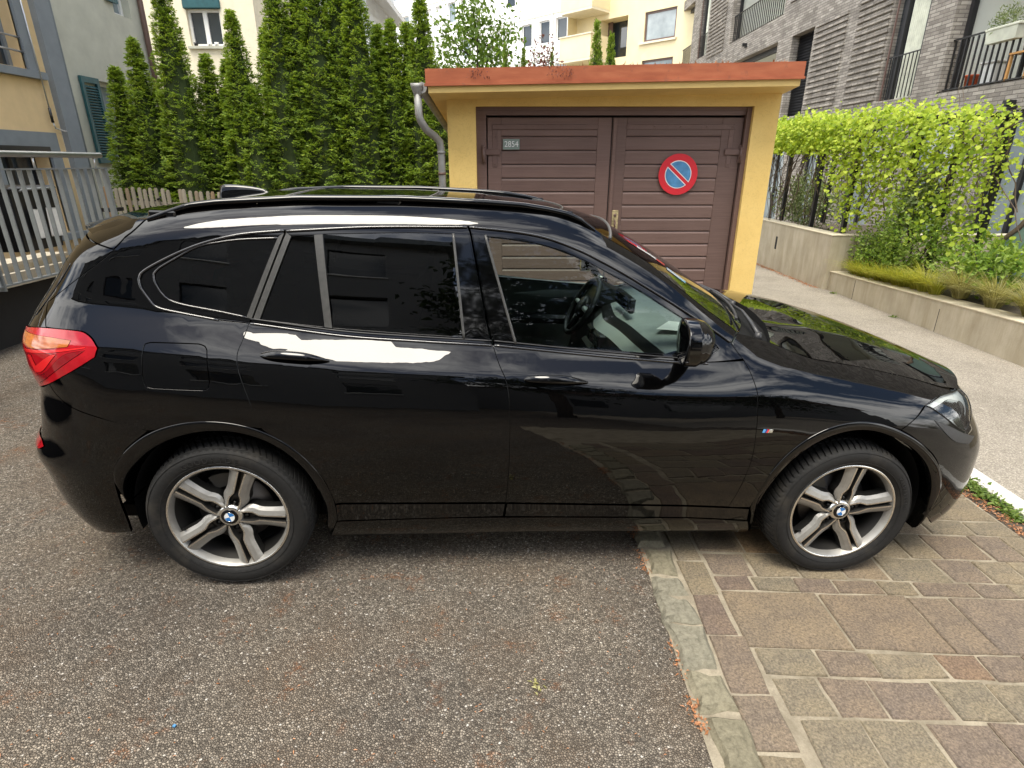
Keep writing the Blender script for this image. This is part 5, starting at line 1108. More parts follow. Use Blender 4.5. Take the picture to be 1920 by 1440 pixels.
TJ = [thuja_mesh('thuja_foliage', 3.6, .37, 24000, 3), thuja_mesh('thuja_foliage', 4.6, .38, 32000, 5), thuja_mesh('thuja_foliage', 2.6, .33, 14000, 9)]
TJH = [3.6, 4.6, 2.6]
tj = [(-6.00, 9.75, 3.05, 'leftmost thuja, shorter, beside the teal shutter'), (-5.62, 9.7, 3.42, 'second thuja from the left in the hedge'), (-5.18, 9.85, 3.6, 'slim thuja just left of the tall one by the drainpipe'), (-5.02, 9.6, 4.25, 'tall thuja in front of the brown drainpipe, third spire'),
      (-4.63, 9.8, 3.22, 'short thuja left below the cream window'), (-4.34, 9.85, 3.16, 'short thuja right below the cream window'), (-4.08, 9.65, 3.75, 'thuja with broad spire right of the cream window'), (-3.88, 9.45, 2.75, 'small light thuja low in the hedge, right of the window'),
      (-3.72, 9.9, 3.58, 'narrow thuja left of the tall central group'), (-3.44, 9.65, 4.35, 'tall thuja, first of the central group'), (-3.14, 9.75, 4.6, 'tall thuja, second of the central group'), (-2.86, 9.65, 4.5, 'tall thuja, third of the central group'), (-2.56, 9.75, 4.7, 'tall thuja, fourth of the central group'),
      (-2.26, 9.6, 4.45, 'tall thuja, last of the central group, in front of the pale blue house'), (-2.02, 9.9, 3.62, 'low thuja spire right of the tall central group'), (-1.80, 9.75, 3.66, 'middle of the three low thuja spires left of the garage'), (-1.58, 9.85, 3.64, 'right one of the three low thuja spires left of the garage'),
      (-1.34, 9.7, 3.95, 'thuja standing against the white building, left of the downpipe'), (-1.10, 9.5, 2.75, 'rounded thuja right behind the garage downpipe')]
for i, (x, y, top, lab) in enumerate(tj):
    k = 1 if top > 4.1 else (2 if top < 2.9 else 0); H = top-zg(x, y)
    t = thing('thuja_tree', lab, 'tree', (x, y, zg(x, y)), rnd.uniform(0, 6.28), 'thuja hedge behind the picket fence')
    for nm, me in zip(('crown', 'crown_shade_core', 'trunk'), TJ[k]):
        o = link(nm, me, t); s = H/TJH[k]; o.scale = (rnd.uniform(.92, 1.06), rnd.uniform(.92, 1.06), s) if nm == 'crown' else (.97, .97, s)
for i, (x, y, top, lab, rs) in enumerate(((1.55, 12.0, 4.08, 'taller of the two small thujas behind the garage roof', .62), (1.83, 12.1, 3.90, 'shorter of the two small thujas behind the garage roof', .6), (-.12, 12.0, 3.72, 'small thuja tip behind the roof, below the leafy tree', .38), (.22, 12.4, 3.72, 'small thuja tip behind the roof, left of the reddish shrub', .38), (.76, 12.4, 3.65, 'small thuja tip behind the roof, right of the reddish shrub', .38), (-1.85, 12.2, 3.75, 'thin thuja tip behind the left end of the orange roof edge', .4), (-1.55, 12.4, 3.7, 'short thuja tip behind the left part of the roof edge', .42))):
    H = top+.3; t = thing('thuja_tree', lab, 'tree', (x, y, -.3), rnd.uniform(0, 6.28), 'small thujas behind the garage')
    for nm, me in zip(('crown', 'crown_shade_core', 'trunk'), TJ[2]):
        o = link(nm, me, t); o.scale = (rs*1.15, rs*1.15, H/2.6)
# ---- picket fence
fx0, fy0 = -6.1, 9.0
f = thing('picket_fence', 'low weathered wooden picket fence in front of the thuja hedge', 'fence', (fx0, fy0, zg(fx0, fy0)))
pts_ = [(-.027, 0), (.027, 0), (.027, 1.16), (.022, 1.185), (.010, 1.2), (-.010, 1.2), (-.022, 1.185), (-.027, 1.16)]
mb = MB(); mb.prism(pts_, -.009, .009, 'y'); pk = mb.mesh('picket', [M['wood']])
x = 0.0; i = 0
while x < 5.2:
    if not (0.98 < x < 1.10): 
        o = link('picket', pk, f); o.location = (x+rnd.uniform(-.006, .006), 0, zg(fx0+x, fy0)-zg(fx0, fy0)+rnd.uniform(-.015, .012)); o.rotation_euler = (0, rnd.uniform(-.02, .02), 0)
    x += .086; i += 1
for z in (.45, .95):
    mb = MB(); mb.box(-.1, 5.2, .012, .045, z, z+.06); o = mb.build('fence_rail', M['wood'], f); o.rotation_euler = (0, .0399, 0)
# bicycle leaning at the left fence end
def bicycle():
    b = thing('bicycle', 'dark bicycle parked at the left end of the picket fence', 'bicycle', (-5.62, 8.75, zg(-5.6, 8.7)), R(70))
    def wheel(x):
        mb = MB(); mb.tube([(x+.33*math.cos(t), 0, .34+.33*math.sin(t)) for t in np.linspace(0, 2*math.pi, 33)[:-1]], .018, 6, closed=True); o = mb.build('wheel', M['black_metal'], b)
        for k in range(8):
            mb = MB(); a = k*math.pi/4; mb.tube([(x, 0, .34), (x+.32*math.cos(a), 0, .34+.32*math.sin(a))], .003, 4); mb.build('spoke', M['steel'], o)
    wheel(-.52); wheel(.52)
    mb = MB()
    for p, q in (((-.52,0,.34),(-.10,0,.30)), ((-.10,0,.30),(-.22,0,.85)), ((-.10,0,.30),(.36,0,.78)), ((-.22,0,.80),(.34,0,.86)), ((-.52,0,.34),(-.21,0,.80)), ((.34,0,.92),(.52,0,.34))): mb.tube([p, q], .018, 8)
    mb.build('frame', M['black_metal'], b)
    mb = MB(); mb.tube([(.30, -.30, 1.06), (.36, -.12, 1.02), (.34, 0, .98), (.36, .12, 1.02), (.30, .30, 1.06)], .014, 8); mb.tube([(.34, 0, .92), (.34, 0, 1.0)], .016, 8); mb.build('handlebar', M['black_metal'], b)
    mb = MB(); mb.prism([(-.36,-.08),(-.30,-.09),(-.10,-.02),(-.10,.02),(-.30,.09),(-.36,.08)], .90, .95); mb.build('saddle', M['black_plastic'], b)
    mb = MB(); mb.box(-.02, .06, -.05, .05, .98, 1.05, bev=.01); o = mb.build('front_lamp', M['steel'], b); o.location = (.38, 0, -.08)
bicycle()
# ================================================================== left: terrace, railing, houses
def railing():
    X = -3.9; t = thing('terrace_railing', 'grey galvanised bar railing with steel handrail along the raised terrace at left', 'railing', (X, 4.5, .81))
    y0, y1 = 1.5-4.5, 5.84-4.5; zt = 1.66-.81
    mb = MB(); mb.box(-.02, .02, y0, y1, zt-.012, zt); mb.build('top_bar', M['railing'], t)
    mb = MB(); mb.box(-.02, .02, y0, y1, 0, .012); mb.build('bottom_bar', M['railing'], t)
    mb = MB(); mb.tube([(0, y0, 1.765-.81), (0, y1-.02, 1.768-.81)], .024, 12); mb.build('handrail', M['steel'], t)
    br = MB(); br.box(-.018, .018, -.004, .004, .012, zt-.012); bm_ = br.mesh('bar', [M['railing']])
    y = y1-.02
    while y > y0:
        o = link('bar', bm_, t); o.location = (0, y, 0); y -= .1
    for y in (y1-.12, y1-.85, y1-1.9, y1-2.9):
        mb = MB(); mb.tube([(0, y, zt), (0, y, 1.745-.81)], .009, 8); mb.build('rail_stem', M['steel'], t)
    for y in (y1-.015, y1-1.5, y1-3.0):
        mb = MB(); mb.box(-.03, .03, y-.006, y+.006, -.03, zt); mb.build('post', M['railing'], t)
railing()
tr = thing('terrace', 'raised concrete terrace with low wall behind the grey railing', 'terrace', (-5, 4, 0))
mb = MB(); mb.box(-2.2, .52, -3.5, 1.80, .66, .775); mb.build('deck_slab', M['concrete'], tr)
mb = MB(); mb.box(.25, .45, -3.5, 1.9, .775, .82); mb.box(.23, .47, -3.52, 1.92, .823, .855); mb.build('low_wall', M['concrete'], tr)
mb = MB(); mb.box(.30, .40, -3.5, 1.8, -.1, .658); mb.build('deck_shade_sheet', M['dark_void'], tr)  # near-black sheet; the shade under the deck is put into its colour
mb = MB(); mb.box(-2.2, -.6, 1.2, 1.4, .775, .84); mb.box(-.9, .2, -3.5, 1.85, .776, .80); mb.build('step', M['concrete'], tr)
# bins
def bin_(x, y, lab, w=.55, d=.65, h=.62):
    b = thing('waste_container', lab, 'bin', (x, y, .80), R(2), 'black waste containers on the terrace')
    mb = MB(); mb.add([(sx*w/2*s, sy*d/2*s, z) for z, s in ((0, .88), (h, 1)) for sx, sy in ((-1,-1),(1,-1),(1,1),(-1,1))], [(3,2,1,0),(4,5,6,7),(0,1,5,4),(1,2,6,5),(2,3,7,6),(3,0,4,7)]); mb.build('body', M['black_plastic'], b)
    mb = MB(); mb.box(-w/2-.02, w/2+.03, -d/2-.02, d/2+.02, h+.002, h+.05, bev=.02); mb.build('lid', M['black_plastic'], b)
    mb = MB(); mb.tube([(w/2+.03, -d/2+.1, h), (w/2+.07, -d/2+.1, h+.02), (w/2+.07, d/2-.1, h+.02), (w/2+.03, d/2-.1, h)], .013, 8); mb.build('grip', M['railing'], b)
    return b
for x, y, lab in ((-5.6, 5.02, 'black container on the terrace nearest the left picture edge'), (-5.55, 5.75, 'middle black container behind the railing'), (-5.5, 6.55, 'dark bin with white papers on its front, near the railing end')): bin_(x, y, lab)
mb = MB()
for y, w_ in ((6.38, .16), (6.60, .18)):
    mb = MB(); mb.add([(0, 0, 0), (0, w_, -.01), (.01, w_, .30), (.01, .01, .31)], [(0,1,2,3),(3,2,1,0)]); o = mb.build('paper_sheet', M['paper']); o.location = (-5.185, y, .93); tag(o, 'white paper sheet stuck to the dark bin, '+('left one' if y < 6.5 else 'right one'), 'paper', 'papers on the bin')

def wall_with_holes(u0, u1, z0, z1, holes, P, depth, mb, mat=0):
    """wall panel in (u,z); P(u,z,d) gives the point d behind the face"""
    us = sorted({u0, u1, *[q for h in holes for q in h[:2]]}); zs = sorted({z0, z1, *[q for h in holes for q in h[2:4]]})
    us = [q for q in us if u0 <= q <= u1]; zs = [q for q in zs if z0 <= q <= z1]
    for a, b in zip(us[:-1], us[1:]):
        for c, d in zip(zs[:-1], zs[1:]):
            m, n = (a+b)/2, (c+d)/2
            if any(h[0] < m < h[1] and h[2] < n < h[3] for h in holes): continue
            mb.add([P(a, c, 0), P(b, c, 0), P(b, d, 0), P(a, d, 0)], [(0,1,2,3)], mat)
    for h in holes:
        a, b, c, d = h[:4]; dp = h[4] if len(h) > 4 else depth
        c = max(c, z0); d = min(d, z1)
        for (p, q) in (((a, c), (b, c)), ((b, c), (b, d)), ((b, d), (a, d)), ((a, d), (a, c))):
            mb.add([P(p[0], p[1], 0), P(q[0], q[1], 0), P(q[0], q[1], dp), P(p[0], p[1], dp)], [(0,1,2,3)], mat)
# yellow house (faces right)
yh = thing('yellow_house', 'pale yellow rendered house with blue grey window surrounds at far left', 'house', (-7, 7, 0))
PX = lambda X: (lambda y, z, d: (X-d+7, y-7, z))
holes = [(8.25, 9.32, 2.97, 4.7, .25), (8.35, 9.30, .70, 1.93, .3)]
mb = MB(); wall_with_holes(2, 9.68, -.3, 9, holes, PX(-7.0), .25, mb); mb.build('wall', M['cream_yellow'], yh)
for (a, b, c, d, dp) in holes:
    mb = MB(); e = .17 if c > 2 else .20
    for q in ((a-e, a, c-.02, d+e), (b, b+e, c-.02, d+e), (a, b, d, d+e)): mb.box(-.02, .045, q[0]-7, q[1]-7, q[2], q[3])
    sr = mb.build('window_surround', M['trim_grey'], yh)
    mb = MB(); mb.box(-.02, .10, a-e-.06-7, b+e+.08-7, c-.12, c-.021); mb.build('sill', M['trim_grey'], sr)
    mb = MB(); mb.box(-dp+.002, -dp+.03, a-7, b-7, c, d); mb.build('pane', M['pane'], sr)
    mb = MB(); 
    for q in ((a, a+.06, c, d), (b-.06, b, c, d), (a+.06, b-.06, d-.06, d), ((a+b)/2-.03, (a+b)/2+.03, c, d-.06)): mb.box(-dp+.032, -dp+.07, q[0]-7, q[1]-7, q[2], q[3])
    mb.build('frame', M['dark_frame'] if c < 2 else M['trim_grey'], sr)
    if c > 2:
        for z in (3.18, 3.36):
            mb = MB(); mb.tube([(.02, a-7, z), (.02, b-.01-7, z)], .014, 8); mb.build('guard_bar', M['steel'], sr)
    else:
        mb = MB(); mb.box(-.06, .05, a-7, b-7, d-.06, d); mb.build('blind_box', M['dark_frame'], sr)
mb = MB(); mb.box(.0, .09, 9.681-7, 9.99-7, -.3, 9); mb.build('corner_pilaster', M['trim_grey'], yh)
mb = MB(); mb.tube([(.06, 10.02-7, -.2), (.06, 10.02-7, 9)], .032, 10); mb.build('downpipe', M['trim_grey'], yh)
# awning crank
ck = thing('awning_crank', 'thin awning crank rod with black grip hanging on the yellow house wall', 'crank', (-6.9, 9.42, 2.25))
mb = MB(); mb.tube([(0, 0, .22), (.0, -.01, 2.0)], .010, 8); mb.build('rod', M['steel'], ck)
mb = MB(); mb.tube([(0, 0, .02), (0, 0, .22)], .020, 10); mb.build('grip', M['black_plastic'], ck)
mb = MB(); mb.tube([(0, 0, .02), (.0, .03, -.06), (0, .18, -.09), (0, .24, -.09)], .010, 8); mb.build('crank_arm', M['steel'], ck)
mb = MB(); mb.tube([(0, -.01, 2.0), (.05, -.05, 2.06), (.1, .1, 2.08)], .02, 8); mb.build('joint', M['dark_frame'], ck)
# grey-green house
gh = thing('grey_house', 'grey green rendered house wall with teal louvred shutters behind the railing', 'house', (-7.1, 11.5, 0))
hs = [(10.95, 11.55, 1.70, 3.02, .2), (11.9, 12.4, 4.20, 5.6, .2), (10.95, 11.75, 4.35, 5.6, .2)]
Pg = lambda y, z, d: (-d, y-11.5, z)
mb = MB(); wall_with_holes(9.99, 12.75, -.2, 9.5, hs, Pg, .2, mb); mb.add([(0, 12.75-11.5, -.2), (-8, 12.75-11.5, -.2), (-8, 12.75-11.5, 9.5), (0, 12.75-11.5, 9.5)], [(0,1,2,3)]); mb.build('wall', M['render_grey'], gh)
for a, b, c, d, dp in hs:
    mb = MB(); mb.box(-dp+.002, -dp+.02, a-11.5, b-11.5, c, d); wn = mb.build('window', M['pane_light'], gh)
    mb = MB()
    for q in ((a, a+.06, c, d), (b-.06, b, c, d), (a+.06, b-.06, d-.06, d), (a+.06, b-.06, c, c+.06)): mb.box(-dp+.021, -dp+.06, q[0]-11.5, q[1]-11.5, q[2], q[3])
    mb.build('frame', M['white_frame'], wn)
def shutter(y0, y1, z0, z1):
    mb = MB(); x0, x1 = .012, .055; yy0, yy1 = y0-11.5, y1-11.5; e = .06
    for q in ((yy0, yy0+e, z0, z1), (yy1-e, yy1, z0, z1), (yy0+e, yy1-e, z0, z0+.09), (yy0+e, yy1-e, z1-.09, z1)): mb.box(x0, x1, *q)
    s = mb.build('shutter', M['shutter'], gh); z = z0+.11
    while z < z1-.11:
        mb = MB(); mb.add([(x0, yy0+e, z), (x1-.004, yy0+e, z-.026), (x1-.004, yy0+e, z-.018), (x0, yy0+e, z+.010), (x0, yy1-e, z), (x1-.004, yy1-e, z-.026), (x1-.004, yy1-e, z-.018), (x0, yy1-e, z+.010)], [(0,1,2,3),(7,6,5,4),(0,4,5,1),(1,5,6,2),(2,6,7,3),(3,7,4,0)]); mb.build('louvre', M['shutter'], s); z += .042
shutter(10.50, 10.94, 1.70, 3.04); shutter(11.66, 11.98, 4.35, 5.6)
mb = MB(); mb.tube([(.06, 12.68-11.5, -.2), (.06, 12.68-11.5, 9.5)], .05, 10); mb.build('downpipe', M['brown_iron'], gh)
# cream house further back (faces the camera)
ch = thing('cream_house', 'cream rendered house with white window under a green roller box, behind the thujas', 'house', (-9, 19, 0))
hc = [(-9.30, -8.34, 4.87, 5.80, .18)]
Pc = lambda x, z, d: (x+9, d, z)
mb = MB(); wall_with_holes(-13, -7.35, -.2, 10, hc, Pc, .18, mb); mb.add([(1.65, 0, -.2), (1.65, 4, -.2), (1.65, 4, 10), (1.65, 0, 10)], [(0,1,2,3)]); mb.build('wall', M['render_cream'], ch)
a, b, c, d, dp = hc[0]
mb = MB(); mb.box(a+9, b+9, .15, .17, c, d); wn = mb.build('window', M['pane'], ch)
mb = MB()
for q in ((a, a+.07, c, d), (b-.07, b, c, d), (a+.07, b-.07, d-.07, d), (a+.07, b-.07, c, c+.07), ((a+b)/2-.06, (a+b)/2+.06, c+.07, d-.07)): mb.box(q[0]+9, q[1]+9, .10, .149, q[2], q[3])
mb.build('frame', M['white_frame'], wn)
mb = MB(); mb.box(a+9-.05, b+9+.05, -.06, .09, d, d+.24, bev=.02); mb.build('roller_box', M['shutter'], wn)
mb = MB(); mb.box(a+9-.08, b+9+.08, -.08, .10, c-.07, c-.001); mb.build('sill', M['render_grey'], wn)
for i, (x, mt) in enumerate(((-9.15, 'black_plastic'), (-8.75, 'white_frame'), (-8.55, 'white_frame'))):
    mb = MB(); mb.lathe([(0, 0), (.05, 0), (.06, .09), (.05, .09)], 10, axis='z'); o = mb.build('window_pot', M[mt]); o.location = (x, 18.97, c+.001); tag(o, ['small dark pot at the left of the cream window sill', 'small white pot in the middle of the cream window sill', 'small white pot at the right of the cream window sill'][i], 'pot', 'pots on the cream sill')
mb = MB(); mb.tube([(-2.05, -.06, -.2), (-2.05, -.06, 10)], .055, 10); mb.build('downpipe', M['brown_iron'], ch)
# pale blue house with eave
ph = thing('pale_blue_house', 'pale bluish white house with projecting eave behind the tall thujas', 'house', (-6.5, 25, 0))
mb = MB(); mb.box(-2.6, 1.05, 0, 6, -.2, 9.2); mb.build('wall', M['render_paleblue'], ph)
mb = MB(); mb.prism([(-2.8, 9.2), (1.75, 7.45), (1.75, 7.65), (-2.8, 9.6)], -.4, 6.4, 'y'); mb.build('roof', M['render_white'], ph)
mb = MB(); mb.box(1.052, 1.07, 1.0, 2.0, 5.2, 6.6); mb.build('window', M['pane_light'], ph)

# ================================================================== centre back: white block and cream balcony block
UA = np.array([-.695, .719, 0]); NA = np.array([-.719, -.695, 0]); P0 = np.array([3.32, 38.0, 0])
def PW(off):   # point on the facade: u along the receding direction, d behind the face
    return lambda u, z, d: tuple(np.array([0, 0, z])+UA*u-NA*(d+off))
wb = thing('white_apartment_block', 'bright white panelled apartment block with square windows behind the garage', 'building', tuple(P0))
hw = []
for zt in (4.95, 7.30, 9.62, 11.95, 14.3):
    for u in (.22, 1.57, 3.05, 4.5, 6.0, 7.45, 8.9, 10.3, 11.7, 13.0, 14.4, 15.8, 17.2, 18.7, 20.1, 21.6, 23, 24.5, 26):
        hw.append((u, u+.85, zt-1.22, zt))
mb = MB(); wall_with_holes(0, 40, -.5, 19, hw, PW(0), .15, mb); mb.build('wall', M['panel_white'], wb)
def rect(P, u0, u1, z0, z1, d, mb, mat=0): mb.add([P(u0, z0, d), P(u1, z0, d), P(u1, z1, d), P(u0, z1, d)], [(0,1,2,3)], mat)
Pq = PW(0)
for i, (a, b, c, d) in enumerate(hw):
    m_ = 'pane_light' if (i*7) % 5 else 'pane'
    if 8 < d < 10 and a in (.22, 1.57): m_ = 'pane'
    if a > 2.5 and (i*3) % 4: m_ = 'panel_white'
    mb = MB(); rect(Pq, a, b, c, d, .13, mb); wn = mb.build('window', M[m_], wb)
    mb = MB()
    for q in ((a, a+.07, c, d), (b-.07, b, c, d), (a+.07, b-.07, d-.07, d), (a+.07, b-.07, c, c+.07)): rect(Pq, q[0], q[1], q[2], q[3], .11, mb)
    mb.build('frame', M['white_frame'], wn)
for zt in (5.15, 7.5, 9.84, 12.17):
    mb = MB(); mb.add([Pq(0, zt, -.02), Pq(40, zt, -.02), Pq(40, zt+.05, -.02), Pq(0, zt+.05, -.02)], [(0,1,2,3)]); mb.build('panel_joint', M['render_grey'], wb)
for u in (1.25, 2.75, 5.7, 8.6, 11.4, 14.1):
    mb = MB(); rect(Pq, u, u+.05, 0, 17, -.015, mb); mb.build('panel_joint', M['render_grey'], wb)
cb = thing('cream_apartment_block', 'cream apartment block with corner balconies behind the garage', 'building', tuple(P0))
Pb = PW(0.6)
hb = [(-3.62, -1.75, 7.2, 9.15, 1.0), (-6.6, -4.7, 7.72, 9.10, .12), (-3.62, -1.75, 10.3, 12.2, 1.0), (-6.6, -4.7, 10.8, 12.2, .12), (-6.6, -4.7, 5.2, 6.86, .12), (-3.62, -1.75, 4.2, 6.2, 1.0)]
mb = MB(); wall_with_holes(-9, -.02, -.5, 16, hb, Pb, .3, mb); mb.add([Pb(-.02, -.5, 0), Pb(-.02, -.5, -.8), Pb(-.02, 16, -.8), Pb(-.02, 16, 0)], [(0,1,2,3)]); mb.build('wall', M['balcony_cream'], cb)
for a, b, c, d, dp in hb:
    mb = MB(); rect(Pb, a, b, c, d, dp-.01, mb); wn = mb.build('window', M['pane' if dp > .5 else 'pane_light'], cb)
    if dp < .5:
        mb = MB()
        for q in ((a, a+.10, c, d), (b-.10, b, c, d), (a+.1, b-.1, d-.10, d), (a+.1, b-.1, c, c+.10)): rect(Pb, q[0], q[1], q[2], q[3], dp-.04, mb)
        mb.build('frame', M['brown_iron'], wn)
        mb = MB(); mb.add([Pb(a-.1, c-.1, -.1), Pb(b+.25, c-.1, -.1), Pb(b+.25, c, -.1), Pb(a-.1, c, -.1), Pb(a-.1, c, 0), Pb(b+.25, c, 0)], [(0,1,2,3),(3,2,5,4)]); mb.build('sill', M['render_cream'], wn)
    else:
        mb = MB(); rect(Pb, b-.35, b-.02, c, d, dp-.3, mb); mb.build('curtain', M['brown_iron'], wn)
for zb_, zt in ((7.15, 8.28), (9.55, 10.75), (4.6, 5.7)):
    def bx(u0, u1, d0, d1, z0, z1, nm, m_):
        mb = MB(); v = [Pb(u, z, d) for z in (z0, z1) for u, d in ((u0, d0), (u1, d0), (u1, d1), (u0, d1))]; mb.add(v, [(3,2,1,0),(4,5,6,7),(0,1,5,4),(1,2,6,5),(2,3,7,6),(3,0,4,7)]); return mb.build(nm, m_, cb, fixn=True)
    b1 = bx(-2.35, -.10, -1.55, -1.43, zb_, zt, 'balcony_parapet', M['balcony_cream']); bx(-2.35, -2.25, -1.43, -.0, zb_, zt, 'balcony_parapet', M['balcony_cream']); bx(-.20, -.10, -1.43, 0, zb_, zt, 'balcony_parapet', M['balcony_cream'])
    bx(-2.34, -.11, -1.54, 0, zb_-.12, zb_, 'balcony_slab', M['render_cream']); bx(-2.40, -.05, -1.60, -1.40, zt+.002, zt+.06, 'parapet_cap', M['render_cream'])
# ================================================================== right: grey brick building
XB = 8.6
bb = thing('brick_building', 'modern grey brick building with loggias and projecting brick courses at right', 'building', (XB, 20, 0))
Pf = lambda y, z, d: (d, y-20, z)
ops = [(8.6, 12.92, 3.04, 5.9, 'bal', .36), (13.72, 15.03, 3.05, 6.1, 'win', .22), (18.76, 20.16, 3.05, 5.33, 'shut', .25), (21.19, 25.9, 3.05, 5.36, 'log', .4),
       (21.08, 25.95, 6.12, 8.9, 'bal', .36), (28.95, 30.3, 6.20, 8.95, 'win', .22), (31.4, 34.6, 6.15, 8.8, 'bal', .4), (35.95, 37.4, 6.15, 8.92, 'shut', .25), (15.2, 16.6, 6.15, 8.9, 'win', .22), (10.5, 13.5, 7.0, 9.5, 'bal', .4),
       (17.2, 18.6, 7.0, 9.3, 'win', .22), (5.2, 6.9, -.4, 2.55, 'glz', .2), (7.5, 9.0, -.4, 2.55, 'glz', .2), (9.7, 11.2, -.4, 2.55, 'glz', .2), (12.0, 13.4, -.4, 2.55, 'glz', .2), (14.4, 15.8, -.4, 2.55, 'glz', .2), (16.9, 18.2, -.4, 2.55, 'glz', .2), (19.4, 21, -.4, 2.55, 'glz', .2),
       (27.0, 29.5, 3.05, 5.36, 'log', .4), (31, 33.5, 3.05, 5.36, 'win', .3), (29, 30.3, 9.2, 11.6, 'win', .22), (36, 37.4, 9.2, 11.6, 'win', .2), (31.4, 34.6, 9.2, 11.6, 'bal', .4)]
mb = MB(); wall_with_holes(3.0, 40.0, -.6, 13.5, [(o[0], o[1], o[2], o[3], o[5]) for o in ops], Pf, .3, mb)
mb.add([Pf(40, -.6, 0), Pf(40, -.6, 8), Pf(40, 13.5, 8), Pf(40, 13.5, 0)], [(0,1,2,3)]); mb.add([Pf(3, -.6, 0), Pf(3, -.6, 8), Pf(3, 13.5, 8), Pf(3, 13.5, 0)], [(3,2,1,0)])
mb.build('wall', M['brick'], bb)
def pbox(y0, y1, z0, z1, d0, d1, nm, m_, par): 
    mb = MB(); mb.box(d0, d1, y0-20, y1-20, z0, z1); return mb.build(nm, m_, par)
for (a, b, c, d, kind, dp) in ops:
    if kind == 'win':
        wn = pbox(a, b, c, d, dp-.01, dp+.02, 'window', M['pane'], bb)
        mb = MB()
        for q in ((a+.10, a+.24, c, d), (b-.36, b-.22, c, d), (a+.24, b-.36, d-.1, d)): mb.box(dp-.09, dp-.011, q[0]-20, q[1]-20, q[2], q[3])
        mb.build('frame', M['dark_frame'], wn)
        mb = MB(); mb.grid(lambda u, v: (dp-.02-.012*math.sin(u*60), a+.26+(b-a-.66)*u-20, c+(d-c)*v), 60, 2); mb.build('curtain', M['curtain'], wn)
        pbox(b-.35-.0, b-.22, c, d, dp-.10, dp-.088, 'frame', M['dark_frame'], wn)
        mb = MB(); mb.box(.05, .075, a-20, b-20, c+.88, c+.905); rl_ = mb.build('guard_rail', M['black_metal'], wn)
        y = a+.07
        while y < b:
            pbox(y, y+.02, c+.02, c+.88, .055, .07, 'guard_bar', M['black_metal'], wn); y += .13
        pbox(b-.13, b-.10, c, d, .02, .05, 'rain_strip', M['brown_iron'], wn)
    elif kind == 'shut':
        wn = pbox(a, b, c, d, dp, dp+.02, 'window', M['dark_frame'], bb); z = c+.02
        while z < d-.05:
            mb = MB(); mb.add([(dp-.045, a-20, z), (dp-.005, a-20, z+.075), (dp-.005, b-20, z+.075), (dp-.045, b-20, z)], [(0,1,2,3),(3,2,1,0)]); mb.build('blind_slat', M['dark_frame'], wn); z += .08
    elif kind in ('bal', 'log'):
        lg = pbox(a, b, c-.02, c-.001, .0, 2.2, 'loggia_floor', M['concrete'], bb)
        pbox(a-.2, b+.2, c-.02, d+.2, 2.2, 2.25, 'loggia_back', M['white_wall'], lg); pbox(b+.001, b+.05, c, d, dp, 2.2, 'loggia_side', M['white_wall'], lg); pbox(a-.05, a-.001, c, d, dp, 2.2, 'loggia_side', M['white_wall'], lg); pbox(a, b, d+.001, d+.05, dp, 2.2, 'loggia_ceiling', M['white_wall'], lg)
        pbox(b-.09, b-.001, c, d, dp-.10, dp-.001, 'loggia_frame', M['dark_frame'], lg); pbox(a, b-.09, d-.16, d-.001, dp-.12, dp-.001, 'loggia_frame', M['dark_frame'], lg)
        pbox(a+.4, a+1.6, c, d-.2, 2.15, 2.19, 'loggia_window', M['pane'], lg)
        if kind == 'bal':
            top = c+.90; pbox(a, b, top, top+.025, .10, .14, 'railing_top', M['black_metal'], lg); y = a+.05
            st_ = .145 if c < 4 else .17
            bm2 = MB().box(-.012, .012, -.014, .014, 0, .86).mesh('railing_bar', [M['black_metal']])
            while y < b-.02:
                o = link('railing_bar', bm2, lg); o.location = (.12, y-20, c+.03); y += st_
            pbox(a, b, c+.02, c+.04, .10, .14, 'railing_bottom', M['black_metal'], lg)
    else:
        wn = pbox(a, b, c, d, dp, dp+.02, 'window', M['pane_light'], bb)
        mb = MB()
        for q in ((a, a+.08, c, d), (b-.08, b, c, d), (a+.08, b-.08, d-.1, d), ((a+b)/2-.04, (a+b)/2+.04, c, d-.1)): mb.box(dp-.06, dp-.001, q[0]-20, q[1]-20, q[2], q[3])
        mb.build('frame', M['dark_frame'], wn)
# projecting brick courses
for (a, b, z0, z1) in ((15.06, 16.47, 3.10, 6.0), (16.95, 18.62, 3.16, 5.33), (26.6, 28.75, 6.0, 8.9), (37.5, 39.3, 6.2, 8.9), (19.0, 20.6, 6.3, 8.8)):
    z = z0
    while z < z1:
        mb = MB(); mb.box(-.045, .0, a-20+rnd.uniform(-.02, .02), b-20, z, z+.066); mb.build('brick_course', M['brick'], bb); z += .14
# wall spouts
for y, z in ((10.86, 2.66), (24.0, 5.75)):
    mb = MB(); mb.box(-.16, .0, -.06, .06, -.05, .05, bev=.01); mb.box(-.05, .0, -.10, .10, -.09, -.03, bev=.01); o = mb.build('wall_spout', M['black_metal'], bb); o.location = (0, y-20, z)
